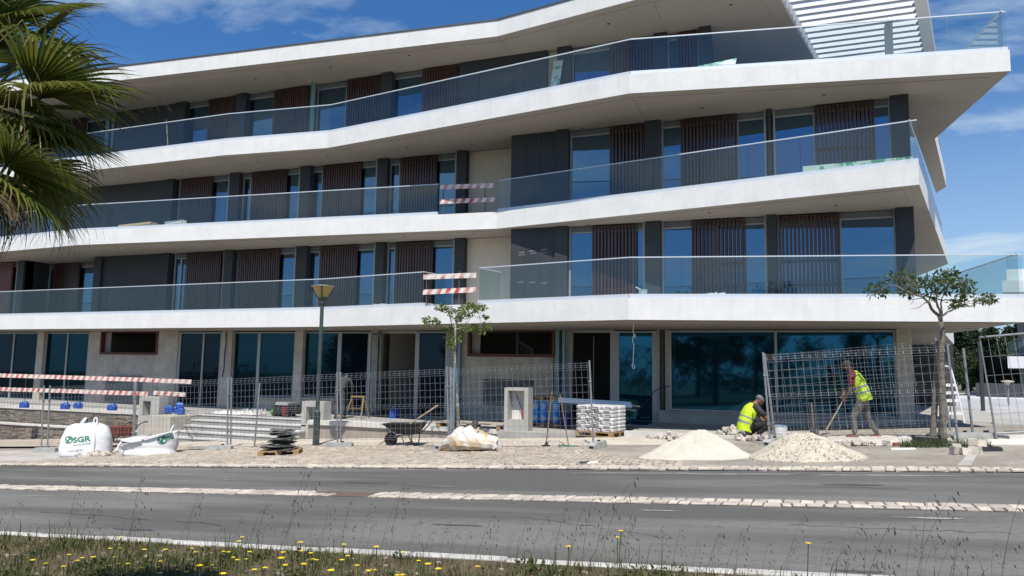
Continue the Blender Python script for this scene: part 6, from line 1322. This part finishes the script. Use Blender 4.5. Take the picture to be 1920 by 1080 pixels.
bgl = [(1748,625,78,'pine',1.0,'tall dark pine hugging the building corner'),(1800,621,84,'pine',1.0,'tallest dark pine right of the building corner'),(1830,629,88,'pine',1,'narrow dark pine left of the gap in the trees'),(1858,622,82,'pine',1,'broad dark pine behind the dark hoarding'),(1884,640,86,'pine',1,'small dark pine half hidden by the white house'),(1897,622,95,'pine',1,'far dark pine whose tip shows beside the white house'),(1925,600,90,'pine',1,'dark pine cut by the right edge'),(1815,655,70,'broad',1,'low dark broadleaf tree at the left end of the hoarding'),(1850,662,70,'broad',1,'low dark broadleaf tree in the middle above the hoarding'),(1885,668,72,'broad',1,'low dark broadleaf tree below the white house'),(1775,668,66,'broad',1,'low dark broadleaf tree behind the step ladder'),(1738,680,66,'broad',1,'low dark broadleaf tree behind the right pillar')]
for k, (u, v, Y, kind, s, lab) in enumerate(bgl):
    p = yp(u, v, Y); bg_tree(p.x, Y, .1, (p.z-.1)*1.02, kind, 20+k, lab, 'dark trees beyond the plaza', 60)
# across the road, seen only as reflections in the glass
rt_ = random.Random(12)
for k in range(13):
    x = -50+8*k+rt_.uniform(-2,2); y = -20-rt_.uniform(0,12); kind = 'pine' if k % 3 == 1 else 'broad'
    bg_tree(x, y, gz(x)-.05, rt_.uniform(6.5,10.5), kind, 60+k, f'{"dark pine" if kind == "pine" else "broadleaf tree"} across the road seen only as a reflection in the glass', 'trees across the road', 130)
g_ = np.random.default_rng(77); hx = g_.uniform(-75,70,520); hy = -21-g_.uniform(0,9,520); hh = .8+4.4*g_.random(520)*(.6+.4*np.sin(hx*.35))
v, f = leaf_cloud(np.stack([hx,hy,np.array([gz(q) for q in hx])+hh],1), 1.0, 60, .34, .6, 5, .1, .9); tag(np_mesh('hedgerow', v, f, broad), kind='stuff')
# ------------------------------------------------------------------ verge
gm1 = leafmat('grass_blade', (.04,.065,.015), (.125,.13,.038), .25, .6); gm2 = leafmat('dry_grass_blade', (.12,.095,.05), (.24,.20,.11), .2, .7)
def blades(name, n, x0, x1, y0, y1, h, m_, seed, lean=.35, dens=None):
    g = np.random.default_rng(seed); x = g.uniform(x0,x1,n); y = g.uniform(y0,y1,n)
    if dens is not None: k = g.uniform(0,1,n) < dens(x,y); x, y = x[k], y[k]
    n = len(x); z = np.array([gz(q) for q in x])+.01; H_ = h*g.uniform(.35,1.2,n); a = g.uniform(0,6.28,n); ln = lean*g.uniform(.2,1.3,n)*H_; w = g.uniform(.0025,.005,n); dx, dy = np.cos(a), np.sin(a)
    B0 = np.stack([x-dy*w,y+dx*w,z],1); B1 = np.stack([x+dy*w,y-dx*w,z],1); M0 = np.stack([x+dx*ln*.35-dy*w*.8,y+dy*ln*.35+dx*w*.8,z+H_*.6],1); M1 = np.stack([x+dx*ln*.35+dy*w*.8,y+dy*ln*.35-dx*w*.8,z+H_*.6],1)
    T0 = np.stack([x+dx*ln-dy*.0004,y+dy*ln,z+H_],1); T1 = np.stack([x+dx*ln+dy*.0004,y+dy*ln,z+H_],1)
    v = np.stack([B0,B1,M1,M0,T1,T0],1).reshape(-1,3); b = np.arange(n)[:,None]*6; f = np.concatenate([b+np.array([[0,1,2,3]]), b+np.array([[3,2,4,5]])],1).reshape(-1,4)
    o = np_mesh(name, v, f, m_); return tag(o, kind='stuff')
def clumpy(s): return lambda x, y: np.clip(.55+.5*np.sin(x*2.1+s)*np.cos(y*3.3+s)+.35*np.sin(x*5.7+y*2.9+s), .04, 1)
left_dense = lambda x, y: np.clip(1.15-(x+11)*.085, .25, 1)*clumpy(1)(x,y)
blades('grass', 95000, -16, 3.2, 3.2, 6.40, .085, gm1, 1, .8, left_dense); blades('dry_grass', 16000, -16, 3.2, 3.2, 6.42, .10, gm2, 2, 1.0, clumpy(4)); blades('tall_grass', 4200, -16, 2.5, 3.6, 6.4, .26, gm1, 3, .5, lambda x, y: clumpy(2)(x,y)**2)
g_ = np.random.default_rng(8); wx = g_.uniform(-13,2,420); wy = g_.uniform(4.2,6.35,420); wk = clumpy(3)(wx,wy) > .55; wx, wy = wx[wk], wy[wk]
v, f = leaf_cloud(np.stack([wx,wy,np.array([gz(q) for q in wx])+.035],1), .09, 26, .05, .5, 11, -.2, .45); tag(np_mesh('weeds', v, f, leafmat('broad_weed', (.035,.06,.014), (.10,.12,.03), .25, .6)), kind='stuff')
# clods and stones on the verge
mb = MB(); r = random.Random(9)
for _ in range(900):
    x, y = r.uniform(-13,2.5), r.uniform(4,6.4); s = r.uniform(.008,.035); mb.ball((x,y,gz(x)+.012), (s*1.3,s,s*.6), 5, 3, .25)
tag(mb.build('gravel', per_island(mat('verge_stones', (.33,.29,.23), .9, col2=(.20,.15,.10), ns=5), .4)), kind='stuff')
# yellow flowers
yl = mat('yellow_petal', (.85,.62,.01), .5); stem_m = mat('flower_stem', (.06,.10,.025), .6)
def flower_proto():
    t = empty('yellow_flower', (0,0,0)); s = MB(); s.tube([(0,0,0),(.01,.005,.5),(.0,.0,1.0)], .0035, 5); s.build('stem', stem_m, t)
    h = MB(); n = 13
    for k in range(n):
        a = 2*math.pi*k/n; ca_, sa_ = math.cos(a), math.sin(a); h.add([(0,0,1.0),(.012*ca_-.005*sa_,.012*sa_+.005*ca_,1.012),(.025*ca_,.025*sa_,1.008),(.012*ca_+.005*sa_,.012*sa_-.005*ca_,1.012)], [(0,1,2,3)])
    h.ball((0,0,1.004), (.012,.012,.010), 8, 4); h.build('head', yl, t); return t
FL = [(448,1015),(455,1008),(228,1006),(282,1006),(207,1028),(226,1028),(176,1044),(153,1046),(145,1051),(87,1056),(215,1045),(222,1057),(238,1058),(283,1050),(297,1046),(332,1041),(300,1052),(367,1035),(419,1034),(379,1024),(428,1035),(360,1028),(466,1035),(438,1045),(461,1048),(531,1035),(564,1033),(565,1017),(582,1037),(587,1049),(529,1046),(593,1050),(535,1059),(568,1057),(479,1068),(300,1074),(376,1060),(418,1075),(206,1060),(258,1067),(265,1064),(276,1057),(295,1063),(333,1068),(345,1044),(398,1059),(386,1063),(444,1050),(497,1064),(620,1070),(643,1021),(707,1025),(757,1035),(783,1052),(804,1057),(823,1066),(896,1062),(688,1070),(704,1068),(745,1078),(756,1078),(1068,1025),(1155,1008),(1163,996),(1512,1019),(640,1050),(651,1042),(670,1060),(330,1060),(350,1072),(310,1030),(270,1030),(120,1062),(60,1050),(130,1040)]
fp = flower_proto(); r = random.Random(3)
def words_fl(k, u, v):
    where = 'left part of the verge' if u < 320 else 'middle of the verge' if u < 600 else 'right part of the verge'
    return where
for k, (u, v) in enumerate(FL):
    o = fp if k == 0 else copy_tree(fp); y = r.uniform(5.1,6.2); q = yp(u, v, y); tries = 0
    while not (.05 < q.z-gz(q.x) < .55) and tries < 60: y = r.uniform(4.2,6.45); q = yp(u, v, y); tries += 1
    hgt = max(.05, q.z-gz(q.x)); o.location = (q.x, y, gz(q.x)); o.scale = (1.0,1.0,hgt); o.rotation_euler = (r.uniform(-.03,.03),r.uniform(-.03,.03),r.uniform(0,6.3))
    for ch in o.children:
        if ch.name.startswith('head'): s_ = r.uniform(.8,1.25); ch.scale = (s_,s_,1.0)
    tag(o, 'yellow daisy-like flower on a thin stem in the roadside grass', 'flower', 'yellow flowers on the verge')
# wild oats: thin stalks with drooping dark spikelets
oat = leafmat('oat_spikelet', (.045,.05,.022), (.15,.14,.07), .3, .6); oat_s = leafmat('oat_stalk', (.05,.07,.025), (.13,.13,.06), .2, .6)
def oat_mesh(seed):
    g = random.Random(seed); V = []; F = []; M_ = []; lean = g.uniform(.05,.30); H_ = 1.0
    def stem(p, q, w, m_): a = Vector((1,.3,0)).normalized()*w; c_ = Vector((-.3,1,0)).normalized()*w; b = len(V); V.extend([tuple(p-a),tuple(p+a),tuple(q+a*.7),tuple(q-a*.7),tuple(p-c_),tuple(p+c_),tuple(q+c_*.7),tuple(q-c_*.7)]); F.extend([(b,b+1,b+2,b+3),(b+4,b+5,b+6,b+7)]); M_.extend([m_,m_])
    pts = [Vector((lean*s*s, .05*s, H_*s*(1-.06*s))) for s in np.linspace(0,1,8)]
    for i in range(7): stem(pts[i], pts[i+1], .0028-.0002*i, 1)
    for k in range(g.randint(9,16)):
        s = g.uniform(.58,1.0); i = min(6,int(s*7)); p = pts[i].lerp(pts[i+1], s*7-i); d = Vector((g.uniform(.02,.13)*(1.15-s)*2+.02, g.uniform(-.06,.06), g.uniform(.0,.05))); q = p+d; stem(p, q, .0010, 1)
        ax = Vector((g.uniform(.15,.5),g.uniform(-.3,.3),-1)).normalized(); L_ = g.uniform(.028,.046); a = ax.cross(Vector((g.uniform(-1,1),1,0))).normalized()*g.uniform(.004,.0065); b = len(V); c_ = ax.cross(a)
        V.extend([tuple(q),tuple(q+ax*L_*.4+a),tuple(q+ax*L_),tuple(q+ax*L_*.4-a),tuple(q+ax*L_*.4+c_),tuple(q+ax*L_*.4-c_)]); F.extend([(b,b+1,b+2,b+3),(b,b+4,b+2,b+5)]); M_.extend([0,0])
    me = bpy.data.meshes.new('wild_oat'); me.from_pydata(V,[],F); me.materials.append(oat); me.materials.append(oat_s); me.polygons.foreach_set('material_index', M_); return me
OM = [oat_mesh(k) for k in range(10)]
def oatp(u, v, k, y=None):
    y = y or r.uniform(4.6,6.1); q = yp(u, v, y); h = q.z-gz(q.x)
    while h < .25 and y > 3.4: y -= .15; q = yp(u, v, y); h = q.z-gz(q.x)
    me = OM[k%10]; o = bpy.data.objects.new('wild_oat', me); C.objects.link(o); s = h/.94; tip = me.vertices; o.location = (q.x-.15*s, y, gz(q.x)); o.scale = (s*1.0,s,s); o.rotation_euler = (0,r.uniform(-.06,.06),r.uniform(-.5,.5)); return tag(o, 'tall wild oat stalk with drooping seed heads on the roadside verge', 'wild oat', 'wild oat stalks along the verge')
tops = [(565,868),(270,885),(545,912),(620,945),(660,930),(690,935),(735,925),(760,900),(840,965),(775,970),(480,950),(500,935),(350,945),(372,928),(150,905),(165,940),(20,935),(8,950),(250,960),(445,968),(400,985),(300,990),(1155,898),(1120,928),(1060,940),(1090,950),(1010,960),(990,975),(1040,985),(1140,935),(1165,955),(1190,965),(1220,990),(1250,1000),(1275,985),(905,960),(850,990),(930,985),(960,1000),(880,1000),(800,990),(1350,975),(1375,980),(1400,1000),(1440,1010),(1480,1005),(1495,966),(1550,1000),(1585,1010),(1600,985),(1650,978),(1655,990),(1745,925),(1760,930),(1720,980),(1745,1000),(1770,1005),(1820,990),(1880,1010),(1915,935),(1340,990),(1690,1020),(1560,1030),(1310,1010),(1175,995),(700,970),(720,985),(590,990),(640,985),(525,985),(110,975),(60,980),(200,985)]
for k, (u, v) in enumerate(tops): oatp(u, v+4, k)
# weeds round the right tree
blades('weeds', 1300, 2.0, 3.6, 17.2, 17.75, .17, lf2, 31, .7, None)
